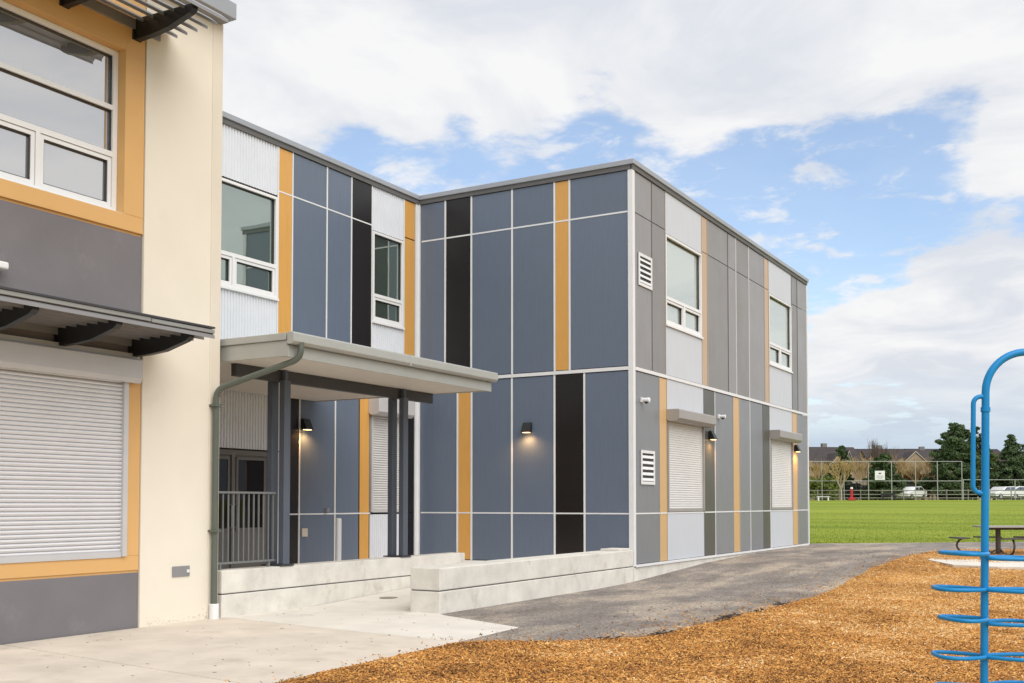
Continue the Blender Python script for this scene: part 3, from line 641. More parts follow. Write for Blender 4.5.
# ------------------------------------------------------------------ canopy
cn = thing('entrance_canopy', 'flat pale grey entrance canopy on paired blue grey steel posts', 'canopy', (-11.1, 13.7, .66))
x0, x1, y0, y1 = -13.87, -9.85, 10.96, 16.22
MB().box(x0, x1, y0, y1, 3.60, 3.62).build('soffit', M['soffit'], cn)
MB().box(x0, x1 - .02, y0 + .02, y1 - .02, 3.62, 3.86).build('roof', M['canopy'], cn)
MB().box(x0, x1, y0 - .02, y0, 3.585, 3.80).build('fascia', M['canopy'], cn, bevel=.004); MB().box(x0, x1, y1, y1 + .02, 3.585, 3.80).build('fascia', M['canopy'], cn, bevel=.004)
MB().box(x0, x1 + .0, y0 - .05, y0 + .10, 3.803, 3.90).box(x0, x1, y1 - .1, y1 + .05, 3.803, 3.90).box(x0, x1 - .01, y0 + .1, y1 - .1, 3.862, 3.885).build('roof_edge', M['canopy'], cn, bevel=.008)
MB().box(x1, x1 + .025, y0 - .02, y1 + .02, 3.575, 3.74).build('front_fascia', M['canopy'], cn, bevel=.004)
MB().prism([(x1 + .02, y0 - .04, 3.745), (x1 + .11, y0 - .04, 3.745), (x1 + .14, y0 - .04, 3.78), (x1 + .14, y0 - .04, 3.89), (x1 + .12, y0 - .04, 3.91), (x1 + .02, y0 - .04, 3.91)], (0, y1 - y0 + .1, 0)).build('gutter', M['canopy'], cn, bevel=.006)
gt = MB(); gt.box(x1 + .018, x1 + .145, 13.6, 13.63, 3.74, 3.915); gt.build('gutter_joint', M['canopy'], cn)
MB().box(-11.15, -11.05, 11.22, 16.2, 3.42, 3.598).build('beam', M['beam'], cn, bevel=.004)
for y in (12.12, 15.15):
    for x in (-11.29, -11.10 + .05):
        p_ = MB().box(x, x + .10, y, y + .14, .685, 3.44).build('post', M['postb'], cn, bevel=.006)
        MB().box(x + .02, x + .08, y + .04, y + .10, 3.44, 3.59).build('post_head', M['postb'], p_)
    MB().box(-11.33, -10.93, y - .07, y + .22, .662, .683).build('base_plate', M['beam'], cn, bevel=.003)
# downpipe with its swan neck
pp = [Vector(p) for p in [(-9.74, 11.12, 3.78), (-9.74, 11.12, 3.62)]]
def bend(p0, p1, p2, r, n=7):
    a = (p0 - p1).normalized(); b = (p2 - p1).normalized(); s_, e_ = p1 + a * r, p1 + b * r
    return [s_ * (1 - t) ** 2 + p1 * 2 * t * (1 - t) + e_ * t * t for t in np.linspace(0, 1, n)]
A0, A1, A2, A3 = Vector((-9.74, 11.10, 3.78)), Vector((-9.74, 11.10, 3.56)), Vector((-10.93, 10.72, 3.17)), Vector((-10.93, 10.72, .20))
dp = MB().tube([A0] + bend(A0, A1, A2, .14) + bend(A1, A2, A3, .14) + [A3], .043, 16).build('downpipe', M['pipe'], cn, smooth=True)
for z in (2.93, 1.2): MB().box(-11.0, -10.87, 10.655, 10.785, z, z + .03).build('pipe_clip', M['pipe'], dp)
MB().cyl(-10.93, 10.72, -.02, .22, .066).build('pipe_boot', M['trim'], dp, smooth=True, bevel=.006)

# ------------------------------------------------------------------ low concrete walls, railing, bollard
def block_wall(label, xa, xb, ya, yb, zbot, loc):
    t = thing('concrete_wall', label, 'wall', loc)
    MB().box(xa, xb, ya, yb, zbot, .322).build('lower_course', M['conc_wall'], t, bevel=.012)
    MB().box(xa + .015, xb - .015, ya + .015, yb - .015, .322, .338).build('mortar_joint', M['core'], t)
    MB().box(xa, xb, ya, yb, .338, .66).build('upper_course', M['conc_wall'], t, bevel=.014)
    return t
block_wall('low concrete wall with canopy posts and railing on top', -11.26, -10.95, 10.88, 17.14, -.2, (-11.1, 14, 0))
b_ = block_wall('free standing thick low concrete wall running to the corner of the blue wing', -9.16, -8.64, 12.85, 19.755, -.2, (-8.9, 16.3, 0))
MB().box(-9.1, -8.70, 19.20, 19.74, .662, .70).build('cap_stone', M['conc_wall'], b_, bevel=.006)
rl = thing('railing', 'grey steel bar railing standing on the low concrete wall by the entrance doors', 'railing', (-11.1, 11.5, .66))
MB().box(-11.13, -11.08, 10.90, 12.10, 1.735, 1.765).build('top_rail', M['rail_steel'], rl, bevel=.003)
MB().box(-11.125, -11.085, 10.90, 12.10, .735, .765).build('bottom_rail', M['rail_steel'], rl, bevel=.003)
b = MB()
for i in range(12): y = 10.93 + i * .102; b.box(-11.114, -11.096, y - .0, y + .018, .765, 1.735)
b.build('bars', M['rail_steel'], rl)
MB().box(-11.13, -11.08, 10.97, 11.0, .662, .735).box(-11.13, -11.08, 11.95, 11.98, .662, .735).build('foot', M['rail_steel'], rl)
mk_ = MB().cyl(0, 0, 0, .98, .052, seg=20).cyl(0, 0, .98, 1.0, .052, .04, 20).build('bollard', M['trim'], None, smooth=True)
mk_.location = (-12.2, 14.93, .33); tag(mk_, 'slim white round bollard in front of the blue panels under the canopy', 'bollard')

# grass blades along the near edge of the field
def grass_blades():
    rng = np.random.default_rng(3); V = []; n = 0
    while n < 20000:
        d = 32.5 + 40 * rng.random() ** 2.2; a = .25 + .33 * rng.random()
        y = (math.cos(YAW) + a * math.sin(YAW)) * d; x = (-math.sin(YAW) + a * math.cos(YAW)) * d
        if y < 34.2 or (y < 52 and x > grass_edge(y) - .02 and x > -9): continue
        if x < -9.3 and y < 34.1: continue
        h = .018 + .03 * rng.random(); w = .012; t = rng.random() * 6.28; z = g(y)
        lx, ly = rng.normal(0, .015, 2)
        V += [(x - w * math.cos(t), y - w * math.sin(t), z), (x + w * math.cos(t), y + w * math.sin(t), z), (x + lx, y + ly, z + h)]; n += 1
    me = bpy.data.meshes.new('grass'); me.from_pydata(V, [], [(3 * i, 3 * i + 1, 3 * i + 2) for i in range(n)])
    me.materials.append(M['grass']); o = bpy.data.objects.new('grass', me); COL.objects.link(o)
    tag(o, 'short bright green grass blades along the edge of the playing field', 'grass', kind='stuff')
grass_blades()

# pale pad under the picnic table
pad = [(-4.15, 26.3), (-3.3, 24.3), (-2.4, 24.0), (.8, 24.4), (1.4, 30.6), (-2.4, 30.7), (-3.9, 28.5)]
slab('concrete_pad', pad, .30, M['conc_b'], .1)

# ------------------------------------------------------------------ picnic table
def picnic():
    t = thing('picnic_table', 'picnic table with pale top and attached seats on dark curved legs', 'table', (-2.89, 28.95, .297), R(30)); t['local'] = 1
    m = MB()
    for i in range(4): m.box(-.46, 1.58, -.40 + i * .203, -.21 + i * .203, .70, .74)
    m.build('table_top', M['tabletop'], t, bevel=.004)
    MB().box(-.40, 1.52, -.03, .03, .64, .698).build('top_frame', M['table'], t)
    for px_ in (0, 1.12):
        MB().cyl(px_, 0, .0, .64, .06).cyl(px_, 0, 0, .02, .16).build('pedestal', M['table'], t, smooth=True)
    for cx, ang, k in ((0, 180, 1.0), (.05, -90, .74), (.05, 90, .74), (1.12, 0, 1.0), (1.07, -90, .74), (1.07, 90, .74)):
        u = Vector((math.cos(R(ang)), math.sin(R(ang)), 0)); O = Vector((cx, 0, 0))
        pts = [Vector((0, 0, .16)), u * .30 * k + Vector((0, 0, .06)), u * .62 * k + Vector((0, 0, .03)), u * .90 * k + Vector((0, 0, .10)), u * 1.02 * k + Vector((0, 0, .24)), u * .98 * k + Vector((0, 0, .36)), u * .90 * k + Vector((0, 0, .42))]
        P2 = []
        for i in range(len(pts) - 1):
            q0, q1, q2, q3 = pts[max(i - 1, 0)], pts[i], pts[i + 1], pts[min(i + 2, len(pts) - 1)]
            for s in (0, .25, .5, .75): P2.append(O + .5 * ((2 * q1) + (q2 - q0) * s + (2 * q0 - 5 * q1 + 4 * q2 - q3) * s * s + (3 * q1 - q0 - 3 * q2 + q3) * s ** 3))
        MB().tube(P2 + [O + pts[-1]], .026, 8).build('seat_leg', M['table'], t, smooth=True)
        s_ = MB(); v = Vector((-u.y, u.x, 0)); h = Vector((0, 0, .425))
        for j in (-1, 1):
            cc = O + u * (.95 * k + j * .075) + h
            s_.prism([cc - u * .068 - v * .30, cc + u * .068 - v * .30, cc + u * .068 + v * .30, cc - u * .068 + v * .30], (0, 0, .035))
        s_.build('seat', M['table'], t)
picnic()

# ------------------------------------------------------------------ blue climber
def climber():
    t = thing('climbing_frame', 'bright blue tubular climber with looped steps standing in the wood chips', 'play climber', (-.866, 7.62, 0), R(30)); t['local'] = 1; t.rotation_euler = (0, .021, R(30))
    H, r, rad = 2.60, .0245, .27; Wd = 1.5
    pts = [(0, 0, -.25), (0, 0, H - rad - .5), (0, 0, H - rad)] + [Vector(p) for p in arc((rad, 0, H - rad), (-1, 0, 0), (0, 0, 1), rad, 8, 90, 12)] \
        + [(Wd / 2, 0, H + .035)] + [Vector(p) for p in arc((Wd - rad, 0, H - rad), (0, 0, 1), (1, 0, 0), rad, 0, 82, 12)] + [(Wd, 0, H - rad), (Wd, 0, -.25)]
    MB().tube(pts, r, 16).build('arch_pole', M['blue_paint'], t, smooth=True)
    for bx_, s in ((0, -1), (Wd, 1)):
        q = [Vector((bx_, 0, 2.30))] + [Vector(p) for p in arc((bx_ + s * .03, 0, 2.25), (0, 0, 1), (s, 0, 0), .05, 0, 90, 7)] + \
            [Vector((bx_ + s * .08, 0, 1.9))] + [Vector(p) for p in arc((bx_ + s * .03, 0, 1.715), (s, 0, 0), (0, 0, -1), .05, 0, 90, 7)] + [Vector((bx_, 0, 1.66))]
        for zc in (.05, 2.2): MB().cyl(bx_, 0, zc, zc + .03, .030, seg=16).build('pole_collar', M['blue_paint'], t, smooth=True)
        MB().tube(q, .0155, 12).build('hand_grip', M['blue_paint'], t, smooth=True)
        for i, z in enumerate((1.27, 1.035, .845, .60, .40)):
            for side in (-1, 1):
                if s * side > 0 and bx_ == Wd and False: continue
                ang = R((22, -24, 18, -14, 20)[i] * side + (8 if side > 0 else -4)); ln = (.27, .31, .27, .31, .30)[i] * (1.0 if side < 0 else 1.45); w = .19
                u = Vector((side * math.cos(ang), math.sin(ang) * .5, 0)).normalized(); v = Vector((-u.y, u.x, 0)); zc = z - (.03 if side > 0 and i in (0, 2) else 0)
                loop = []
                for k in range(28):
                    a = 2 * math.pi * k / 28
                    c_ = math.cos(a); rr = math.sin(a)
                    loop.append(Vector((bx_, 0, zc)) + u * (ln / 2 - c_ * ln / 2) + v * (w * math.copysign(abs(rr) ** .7, rr) * (.75 - .30 * c_)) )
                MB().tube(loop, .0135, 10, closed=True).build('step_loop', M['blue_paint'], t, smooth=True)
climber()

# ------------------------------------------------------------------ beyond the field
def at(px, depth):      # ground point on a bearing (given by column) at a depth
    a = (px - 512) / F
    return (-math.sin(YAW) + a * math.cos(YAW)) * depth, (math.cos(YAW) + a * math.sin(YAW)) * depth
def zat(py, depth): return CZ + (503 - py) / F * depth
M['pale_rail'] = mat('pale weathered rail', (.24, .23, .20), .7, var=.2, scale=2)
M['galv'] = mat('galvanised post', (.40, .41, .40), .5, metal=.2, var=.1)
M['bark'] = mat('bark', (.14, .105, .075), .9, var=.25, scale=6)
M['paleb'] = mat('pale bark', (.42, .36, .28), .9, var=.2, scale=6)
M['goldb'] = mat('golden twigs', (.46, .33, .15), .9, var=.2, scale=3)
M['needle'] = mat('dark conifer needles', (.060, .098, .030), .8, var=.45, scale=1.2)
M['needle2'] = mat('blue green conifer needles', (.080, .125, .048), .8, var=.4, scale=1.2)
M['needle3'] = mat('yellow green leaves', (.16, .20, .040), .8, var=.4, scale=1.5)
M['rust'] = mat('rusty hedge leaves', (.22, .115, .055), .85, var=.4, scale=1.5)
M['darkhedge'] = mat('dark hedge leaves', (.045, .055, .035), .85, var=.5, scale=1.2)
M['car'] = mat('white car paint', (.78, .79, .80), .25, coat=.6, var=.01)
M['carglass'] = glass_mat('car glass', (.02, .025, .03), .25)
M['tyre'] = mat('tyre', (.02, .02, .02), .8)
M['rooftile'] = mat('brown roof shingle', (.050, .040, .040), .9, var=.22, scale=1.5, stretch=(1, 1, 4))
M['rooftile2'] = mat('purple brown roof shingle', (.038, .026, .030), .9, var=.22, scale=1.5)
M['housetan'] = mat('tan siding', (.38, .29, .20), .8, var=.07)
M['housegrey'] = mat('grey siding', (.20, .19, .185), .8, var=.07)
M['housecream'] = mat('cream siding', (.52, .47, .38), .8, var=.07)
M['red'] = mat('red paint', (.42, .02, .03), .5)
M['hill'] = mat('distant woodland', (.085, .075, .075), .95, var=.35, scale=.05, bump=.5, bscale=.3)

# wooded ridge on the skyline
mb = MB(); nn = 220
for i in range(nn + 1):
    a = R(-75 + 110 * i / nn); x, y = math.sin(a), math.cos(a); h = 23 + 3.0 * mnoise.noise(Vector((i * .07, 0, 0))) + 1.3 * mnoise.noise(Vector((i * .9, 4, 0)))
    for rr, zz in ((380, 1), (460, h * .75), (520, h), (620, h * .8), (900, 1)): mb.v.append((x * rr, y * rr, zz))
for i in range(nn):
    for j in range(4): q = i * 5 + j; mb.f.append((q, q + 1, q + 6, q + 5)); mb.mi.append(0)
tag(mb.build('hills', M['hill'], smooth=True), kind='structure')
x, y = at(905, 128)
pk = MB().add([(x_, y_, g(y_) + .02) for x_, y_ in (at(700, 114.5), at(1250, 114.5), at(1250, 131), at(700, 131))], [(0, 1, 2, 3)]).build('parking_lot', M['asphalt']); tag(pk, kind='structure')

def fence(name, label, pxs, depth, top, rails, r=.045, m='galv', posth=None, tops=None, group=None):
    p0 = at(pxs[0], depth); t = thing(name, label, 'fence', (p0[0], p0[1], g(p0[1])), 0, group)
    for i, px in enumerate(pxs):
        x, y = at(px, depth); z = top if tops is None else tops[i]
        MB().cyl(x, y, g(y) - .2, z, r * 1.25, seg=8).build('post', M[m], t, smooth=True)
    (xa, ya), (xb, yb) = at(pxs[0], depth), at(pxs[-1], depth)
    for z in rails: MB().tube([(xa, ya, z), (xb, yb, z)], r, 6).build('rail', M[m], t)
    return t
D = 112.
zt, zm = zat(461, D), zat(481, D)
fence('sports_fence', 'tall pale post and rail backstop fence at the far edge of the field', [799, 822, 844, 868.5, 891.7, 915.5, 937.5, 962], D, zt, (zt - .05, zm), .034)
fence('sports_fence', 'lower pale rail fence continuing right of the tall backstop', [963.2, 989, 1015, 1041, 1067], D, zat(479.5, D), (zat(479.8, D),), .034)
fence('rail_fence', 'low weathered three rail fence in front of the parked cars', list(np.arange(796, 1090, 21.5)), 114, zat(489.5, 114), (zat(490.5, 114), zat(494.5, 114), zat(498, 114)), .045, 'pale_rail')
# fence sign
x, y = at(880, D - .25); sg = thing('fence_sign', 'square white notice board with a dark emblem hung on the tall fence', 'sign', (x, y, zat(480, D)), YAW); sg['local'] = 1
MB().box(-.52, .52, -.02, .02, 0, .95).build('board', M['frame'], sg, bevel=.01)
e_ = MB().prism([(-.16, -.026, .68), (-.05, -.026, .60), (.07, -.026, .62), (.18, -.026, .72), (.06, -.026, .76), (0, -.026, .70), (-.09, -.026, .78)], (0, .004, 0))
for i, w in enumerate((.34, .40, .26)): e_.box(-w, w, -.026, -.022, .40 - i * .12, .43 - i * .12)
e_.build('emblem', M['gasket'], sg)
# red capped post, benches
x, y = at(851.5, 110.5); rp = thing('red_post', 'red post with a white cap and broad red foot at the field edge', 'post', (x, y, g(y)), YAW); rp['local'] = 1
MB().box(-.12, .12, -.12, .12, .12, 1.2).build('shaft', M['red'], rp, bevel=.02); MB().cyl(0, 0, 1.2, 1.38, .15, .11).build('cap', M['frame'], rp, smooth=True); MB().box(-.32, .32, -.25, .25, 0, .30).build('foot', M['red'], rp, bevel=.04)
def bench(px, dep, ln, m, label, back):
    x, y = at(px, dep); t = thing('bench', label, 'bench', (x, y, g(y)), YAW); t['local'] = 1
    MB().box(-ln / 2, ln / 2, -.18, .18, .40, .46).build('seat', M[m], t, bevel=.01)
    for s in (-1, 1): MB().box(s * (ln / 2 - .15) - .05, s * (ln / 2 - .15) + .05, -.15, .15, 0, .40).build('leg', M[m], t)
    if back:
        MB().box(-ln / 2, ln / 2, .16, .20, .50, .72).build('backrest', M[m], t, bevel=.01)
        MB().box(-ln / 2 + .1, -ln / 2 + .16, .18, .22, .40, .5).box(ln / 2 - .16, ln / 2 - .1, .18, .22, .40, .5).build('back_support', M[m], t)
bench(823, 110, 1.3, 'frame', 'low white slatless bench near the building end of the fence', False)
bench(888.5, 109.5, 1.5, 'blackm', 'dark bench with a backrest below the fence sign', True)

# foliage -------------------------------------------------------------
def leaves(name, centers, radii, n, size, m, parent, seed, droop=0., mats=None):
    rng = np.random.default_rng(seed); C = np.array(centers); Rr = np.array(radii, float)
    if Rr.ndim == 1: Rr = np.repeat(Rr[:, None], 3, 1)
    wgt = Rr.prod(1) ** (2 / 3); idx = rng.choice(len(C), n, p=wgt / wgt.sum())
    d = rng.normal(size=(n, 3)); d /= np.linalg.norm(d, axis=1)[:, None]; rad = rng.random(n) ** .45
    P = C[idx] + d * rad[:, None] * Rr[idx]; P[:, 2] -= droop * rad
    a = rng.normal(size=(n, 3)); a /= np.linalg.norm(a, axis=1)[:, None]; b = np.cross(a, rng.normal(size=(n, 3))); b /= np.linalg.norm(b, axis=1)[:, None]
    s = size * (.6 + .8 * rng.random(n))[:, None]
    V = np.stack([P - a * s, P + b * s * .45, P + a * s, P - b * s * .45], 1).reshape(-1, 3)
    me = bpy.data.meshes.new(name); me.from_pydata(V.tolist(), [], (np.arange(n)[:, None] * 4 + np.arange(4)).tolist()); me.materials.append(M[m])
    o = bpy.data.objects.new(name, me); COL.objects.link(o); o.parent = parent; return o
def conifer(px, depth, ytop, width, m, label, seed, n=9000, broad=.5, base_gap=.06, group='evergreens beyond the fence', lumps=60, leaf=.16):
    x, y = at(px, depth); gz = g(y); H = zat(ytop, depth) - gz; t = thing('conifer', label, 'tree', (x, y, gz), 0, group); t['local'] = 1
    rng = random.Random(seed)
    MB().tube([(0, 0, -.3), (.05, 0, H * .5), (0, .05, H * .95)], [.03 * H, .018 * H, .004 * H], 8).build('trunk', M['bark'], t, smooth=True)
    C, Rd = [(0, 0, H * .93)], [(.25, .25, H * .06)]; lim = MB()
    for i in range(lumps):
        f = base_gap + (1 - base_gap) * (i + .5) / lumps; prof = (1 - f) ** broad * min(1, .5 + f * 3); w = width / 2 * prof
        for k in range(2 if f > .7 else 3):
            a = rng.random() * 6.283; rr = w * (.35 + .65 * rng.random()) * rng.choice((.7, .95, 1.1)); s = max(.22, width * .115 * (.6 + .8 * rng.random()) * (1 - .55 * f))
            C.append((math.cos(a) * rr, math.sin(a) * rr, H * f * .985)); Rd.append((s, s, s * .55))
            if rng.random() < .5: lim.tube([(0, 0, H * f * .95), (math.cos(a) * rr * .9, math.sin(a) * rr * .9, H * f * .97)], [.05, .02], 5)
    lim.build('limbs', M['bark'], t); leaves('crown', C, Rd, int(n * 1.5), leaf, m, t, seed, droop=.1)
    return t
def bare_tree(px, depth, ytop, spread, m, label, seed, twigs=True, lean=0, levels=5, tm='paleb'):
    x, y = at(px, depth); gz = g(y); H = zat(ytop, depth) - gz; t = thing('bare_tree', label, 'tree', (x, y, gz), 0, 'leafless trees beyond the field'); t['local'] = 1
    rng = random.Random(seed); tr = MB(); tw = MB()
    tr.tube([(0, 0, -.2), (.03, 0, H * .16), (0, .03, H * .27)], [.11, .085, .075], 8)
    def grow(p, d, ln, r, lv):
        q = p + d * ln; mid = p + d * ln * .5 + Vector([rng.uniform(-.04, .04) * ln for _ in range(3)])
        (tr if lv > 3 else tw).tube([p, mid, q], [r, r * .8, r * .6], 5, cap=False)
        if lv == 0: return
        for k in range(3 if lv > 1 else 4):
            nd = (d + Vector((rng.uniform(-1, 1) * spread, rng.uniform(-1, 1) * spread, rng.uniform(.0, .35)))).normalized()
            grow(p + (q - p) * rng.uniform(.55, 1), nd, ln * rng.uniform(.6, .85), r * .62, lv - 1)
    for k in range(5):
        a = k * 1.257 + rng.random(); grow(Vector((0, .03, H * .24)), Vector((math.cos(a) * spread * .6, math.sin(a) * spread * .6, 1)).normalized(), H * .30, .065, levels - 1)
    tr.build('trunk', M[tm], t, smooth=True); tw.build('branches', M[m], t)
def hedge(pxa, pxb, depth, ytop, dp, m, label, seed, n, name='hedge', group=None, leaf=.2):
    (xa, ya), (xb, yb) = at(pxa, depth), at(pxb, depth); t = thing(name, label, 'hedge', ((xa + xb) / 2, (ya + yb) / 2, g((ya + yb) / 2)), YAW, group); t['local'] = 1
    Lh = math.hypot(xb - xa, yb - ya) / 2; H = zat(ytop, depth) - g((ya + yb) / 2); rng = random.Random(seed); C = []; Rd = []
    k = max(4, int(Lh * 2 / .8))
    st = MB()
    for i in range(k):
        xx = -Lh + 2 * Lh * (i + .5) / k; st.tube([(xx, 0, -.1), (xx + .1, 0, H * .6)], [.06, .03], 5)
        for j in range(4):
            hh = H * rng.uniform(.2, .78); s = rng.uniform(.45, .75); C.append((xx + rng.uniform(-.4, .4), rng.uniform(-dp, dp) * .5, hh)); Rd.append((s, s, min(s, H - hh)))
    st.build('stems', M['bark'], t); leaves('foliage', C, Rd, n, leaf, m, t, seed)
conifer(842, 126, 445, 3.0, 'needle', 'narrow dark evergreen rising behind the golden bare tree', 11, 7000, .45)
conifer(884, 118, 453, 5.0, 'needle', 'broad dark evergreen directly behind the white fence sign', 12, 15000, .5)
conifer(955, 119, 421.5, 6.8, 'needle2', 'tallest dark pine, standing beyond the right end of the tall fence', 13, 26000, .42, .10, lumps=70)
conifer(975, 121, 426, 5.2, 'needle', 'second tall pine merging with the right side of the tallest pine', 14, 16000, .42, .08)
conifer(1012, 124, 434, 5.2, 'needle2', 'bushy evergreen with a thin tip near the right edge of the photo', 15, 16000, .62, .1)
conifer(1030, 126, 441, 6.0, 'needle', 'evergreen cut by the right edge of the photo', 16, 12000, .5, .1)
conifer(994, 127, 453, 3.6, 'needle3', 'yellow green tree between the tall pines and the evergreen at the right edge', 17, 6000, .45, .1)
bare_tree(841, 110.8, 457, .6, 'goldb', 'small leafless tree with golden branches and pale trunk in front of the fence', 21)
bare_tree(876, 131, 438, .35, 'bark', 'tall thin leafless tree rising left of the pair above the houses', 22, levels=4, tm='bark')
bare_tree(886, 133, 440, .35, 'bark', 'tall thin leafless tree rising right of the pair above the houses', 23, levels=4, tm='bark')
bare_tree(932, 121, 455, .55, 'goldb', 'wide leafless tan tree left of the tall pines', 24)
bare_tree(918, 123, 462, .5, 'goldb', 'lower leafless tan tree in front of the gabled house', 25)
bare_tree(817, 121, 460, .6, 'goldb', 'leafless brown tree in front of the brown roofed house by the school wall', 26)
bare_tree(862, 124, 458, .55, 'goldb', 'leafless tree hiding the narrow white trimmed gables', 27)
bare_tree(901, 126, 456, .6, 'goldb', 'leafless tree between the fence sign evergreen and the tan gabled house', 28)
conifer(826, 128, 462, 3.4, 'needle', 'short dark evergreen left of the narrow one behind the golden bare tree', 18, 6000, .5)
conifer(905, 129, 470, 4.2, 'needle', 'low dark bush right of the fence sign evergreen', 19, 6000, .5)
hedge(796, 838, 121, 476, 1.2, 'needle3', 'yellowish hedge beside the end of the school wall', 31, 6000)
hedge(838, 876, 122, 481, 1.2, 'darkhedge', 'dark hedge behind the golden bare tree', 32, 7000)
hedge(872, 912, 121, 478, 1.2, 'darkhedge', 'dark hedge behind the white cars left of the tall pines', 33, 7000)
hedge(902, 948, 125, 468, 1.2, 'rust', 'rust brown hedge in front of the tan gabled house', 34, 9000)
hedge(940, 996, 124, 484, 1.4, 'darkhedge', 'low dark hedge under the tall pines', 35, 8000)
hedge(986, 1060, 127, 476, 1.4, 'needle3', 'yellow green hedge behind the white cars at the right', 36, 11000)

# houses --------------------------------------------------------------
def house(px, depth, w, dpt, yridge, yeave, wall, roof, label, rot=0, gables=((0, .4, .8),), group='houses beyond the playing field'):
    x, y = at(px, depth); gz = g(y); t = thing('house', label, 'house', (x, y, gz), YAW + rot, group); t['local'] = 1
    He, Hr = zat(yeave, depth) - gz, zat(yridge, depth) - gz; w2, d2 = w / 2, dpt / 2
    MB().box(-w2, w2, -d2, d2, -.3, He).prism([(-w2, -d2, He), (-w2, d2, He), (-w2, 0, Hr - .15)], (w, 0, 0)).build('wall', M[wall], t)
    rf = MB(); o = .4
    for s in (-1, 1):
        sl = (Hr - He) / d2
        rf.prism([(-w2 - o, s * (d2 + o), He - sl * o + .05), (-w2 - o, 0, Hr + .05), (-w2 - o, 0, Hr + .22), (-w2 - o, s * (d2 + o), He - sl * o + .22)], (w + 2 * o, 0, 0))
    rr = rf.build('roof', M[roof], t)
    MB().box(w2 * .4, w2 * .4 + .6, .3, .9, Hr - .8, Hr + .7).build('chimney', M['housegrey'], rr)
    for gx, gw, gh in gables:                       # front gables: x position, half width, height share
        gw = gw * 2.2; zt_ = He + (Hr - He) * gh; cx = gx * w2; f = -d2 - .9
        gb = MB().box(cx - gw, cx + gw, f, -d2 + .02, -.3, He - .3).prism([(cx - gw, f, He - .3), (cx + gw, f, He - .3), (cx, f, zt_ - .1)], (0, d2, 0)).build('gable', M[wall], t)
        for s in (-1, 1):
            MB().prism([(cx, f - .12, zt_), (cx + s * (gw + .25), f - .12, He - .5), (cx + s * (gw + .25), f - .12, He - .38), (cx, f - .12, zt_ + .13)], (0, .1, 0)).build('barge_board', M['housecream'], gb)
            MB().prism([(cx, f - .02, zt_ + .02), (cx + s * (gw + .25), f - .02, He - .48), (cx + s * (gw + .25), f - .02, He - .34), (cx, f - .02, zt_ + .18)], (0, d2 + .3, 0)).build('gable_roof', M[roof], gb)
    for i in range(int(w // 3)):
        cx = -w2 + 1.5 + i * 3
        if any(abs(cx - gx * w2) < gw * 2.2 + .6 for gx, gw, gh in gables): continue
        for z in (1.0, 3.4):
            if z + 1.2 < He:
                wn = MB().box(cx - .5, cx + .5, -d2 - .05, -d2 - .003, z, z + 1.15).build('window', M['frame'], t)
                MB().box(cx - .42, cx + .42, -d2 - .07, -d2 - .052, z + .08, z + 1.07).build('pane', M['carglass'], wn)
    for gx, gw, gh in gables:
        cx = gx * w2
        wn = MB().box(cx - .45, cx + .45, -d2 - .95, -d2 - .902, 1.2, 2.3).build('window', M['frame'], t)
        MB().box(cx - .37, cx + .37, -d2 - .97, -d2 - .952, 1.28, 2.22).build('pane', M['carglass'], wn)
    return t
house(806, 136, 12, 9, 448.5, 468, 'housetan', 'rooftile', 'brown roofed house just right of the school wall', R(8), ((.35, .75, .62),))
house(864, 138, 9.5, 8, 450.5, 468, 'housegrey', 'rooftile2', 'house with a purple brown roof and narrow white trimmed gables', 0, ((-.72, .28, .85), (-.15, .5, .5)))
house(905, 136, 10.0, 9, 452, 466, 'housetan', 'rooftile', 'tan house with a brown roof and pointed front gable behind the rust brown hedge', R(-4), ((-.05, .85, .85),))
house(951, 142, 12, 9, 450.5, 464, 'housecream', 'rooftile2', 'long dark roofed house half hidden behind the tall pines', R(4), ((-.4, .6, .7),))
house(1030, 146, 12, 9, 458, 470, 'housegrey', 'rooftile', 'low roofed house hidden behind the evergreens at the right edge', 0, ())
house(770, 140, 12, 9, 451, 468, 'housecream', 'rooftile2', 'cream house largely hidden behind the end of the school wing', 0, ())

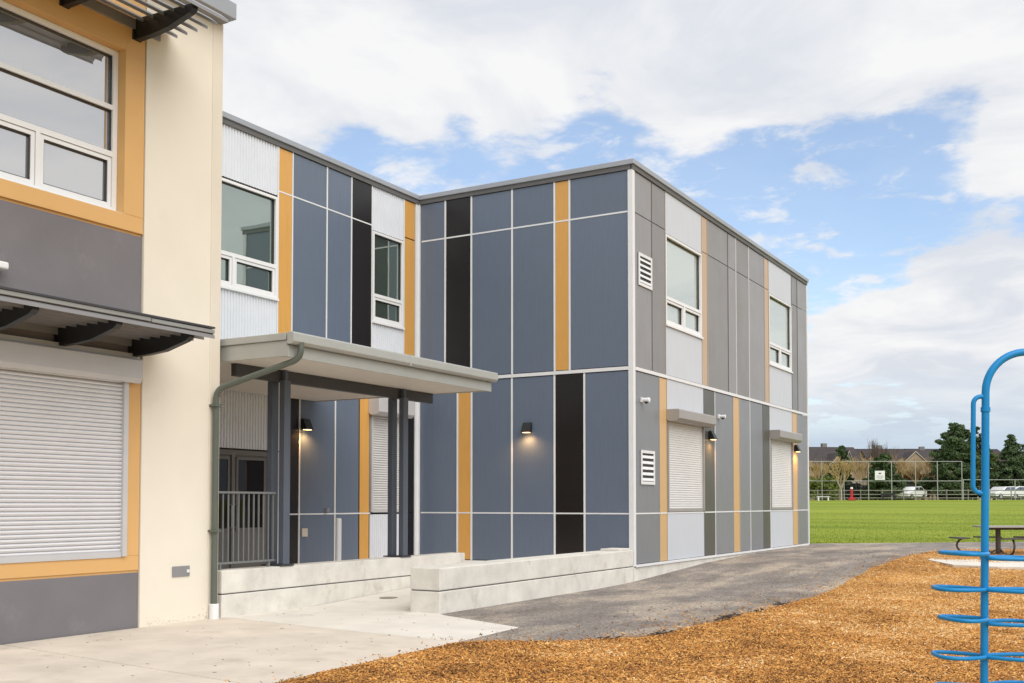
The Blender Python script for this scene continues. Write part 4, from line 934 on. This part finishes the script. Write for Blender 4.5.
def car(px, depth, kind, label, rz=0, k=1):
    x, y = at(px, depth); t = thing('parked_car', label, 'car' if kind != 'van' else 'van', (x, y, g(y) + .02), YAW + rz, 'white vehicles parked behind the rail fence'); t['local'] = 1
    if kind == 'van': prof = [(-2.5, .35), (2.45, .35), (2.5, .85), (2.3, 1.05), (1.55, 1.25), (.95, 1.95), (.7, 2.05), (-2.35, 2.05), (-2.5, 1.9)]; gl = [(1.45, 1.27), (.92, 1.88), (.3, 1.88), (.3, 1.27)]; g2 = [(.15, 1.27), (.15, 1.88), (-1.0, 1.88), (-1.0, 1.27)]
    else: prof = [(-2.2, .35), (2.2, .35), (2.22, .75), (1.9, .88), (1.05, .98), (.45, 1.42), (-1.0, 1.46), (-1.75, 1.05), (-2.2, .98)]; gl = [(.92, .98), (.40, 1.36), (-.2, 1.38), (-.2, .98)]; g2 = [(-.3, .98), (-.3, 1.38), (-.95, 1.38), (-1.5, 1.02)]
    MB().prism([(a * k, -.88, b) for a, b in prof], (0, 1.76, 0)).build('body', M['car'], t, bevel=.07)
    for gg in (gl, g2):
        MB().prism([(a * k, -.90, b) for a, b in gg], (0, 1.80, 0)).build('side_window', M['carglass'], t)
    for wx in (-1.4, 1.4):
        for wy in (-.82, .82):
            w_ = MB().tube([(wx, wy - .1, .33), (wx, wy + .1, .33)], .33, 18).build('wheel', M['tyre'], t, smooth=True)
            MB().tube([(wx, wy - .115, .33), (wx, wy + .115, .33)], .19, 12).build('rim', M['handle'], w_)
    MB().box(2.16 * k, 2.235 * k, -.75, -.45, .62, .74).build('headlight', M['frame'], t); MB().box(2.16 * k, 2.235 * k, .45, .75, .62, .74).build('headlight', M['frame'], t)
car(910, 117.5, 'car', 'white car with a sloping windscreen parked behind the tall fence', math.pi + .75, 1.0)
car(897, 120.5, 'car', 'small white car partly hidden behind the left end of the car with the sloping windscreen', math.pi + .6, .8)
car(1002, 117.5, 'car', 'white car parked just right of the blue climber pole', math.pi + .5)
car(1024, 118, 'car', 'white car at the right edge of the photo behind the low fence', 0)
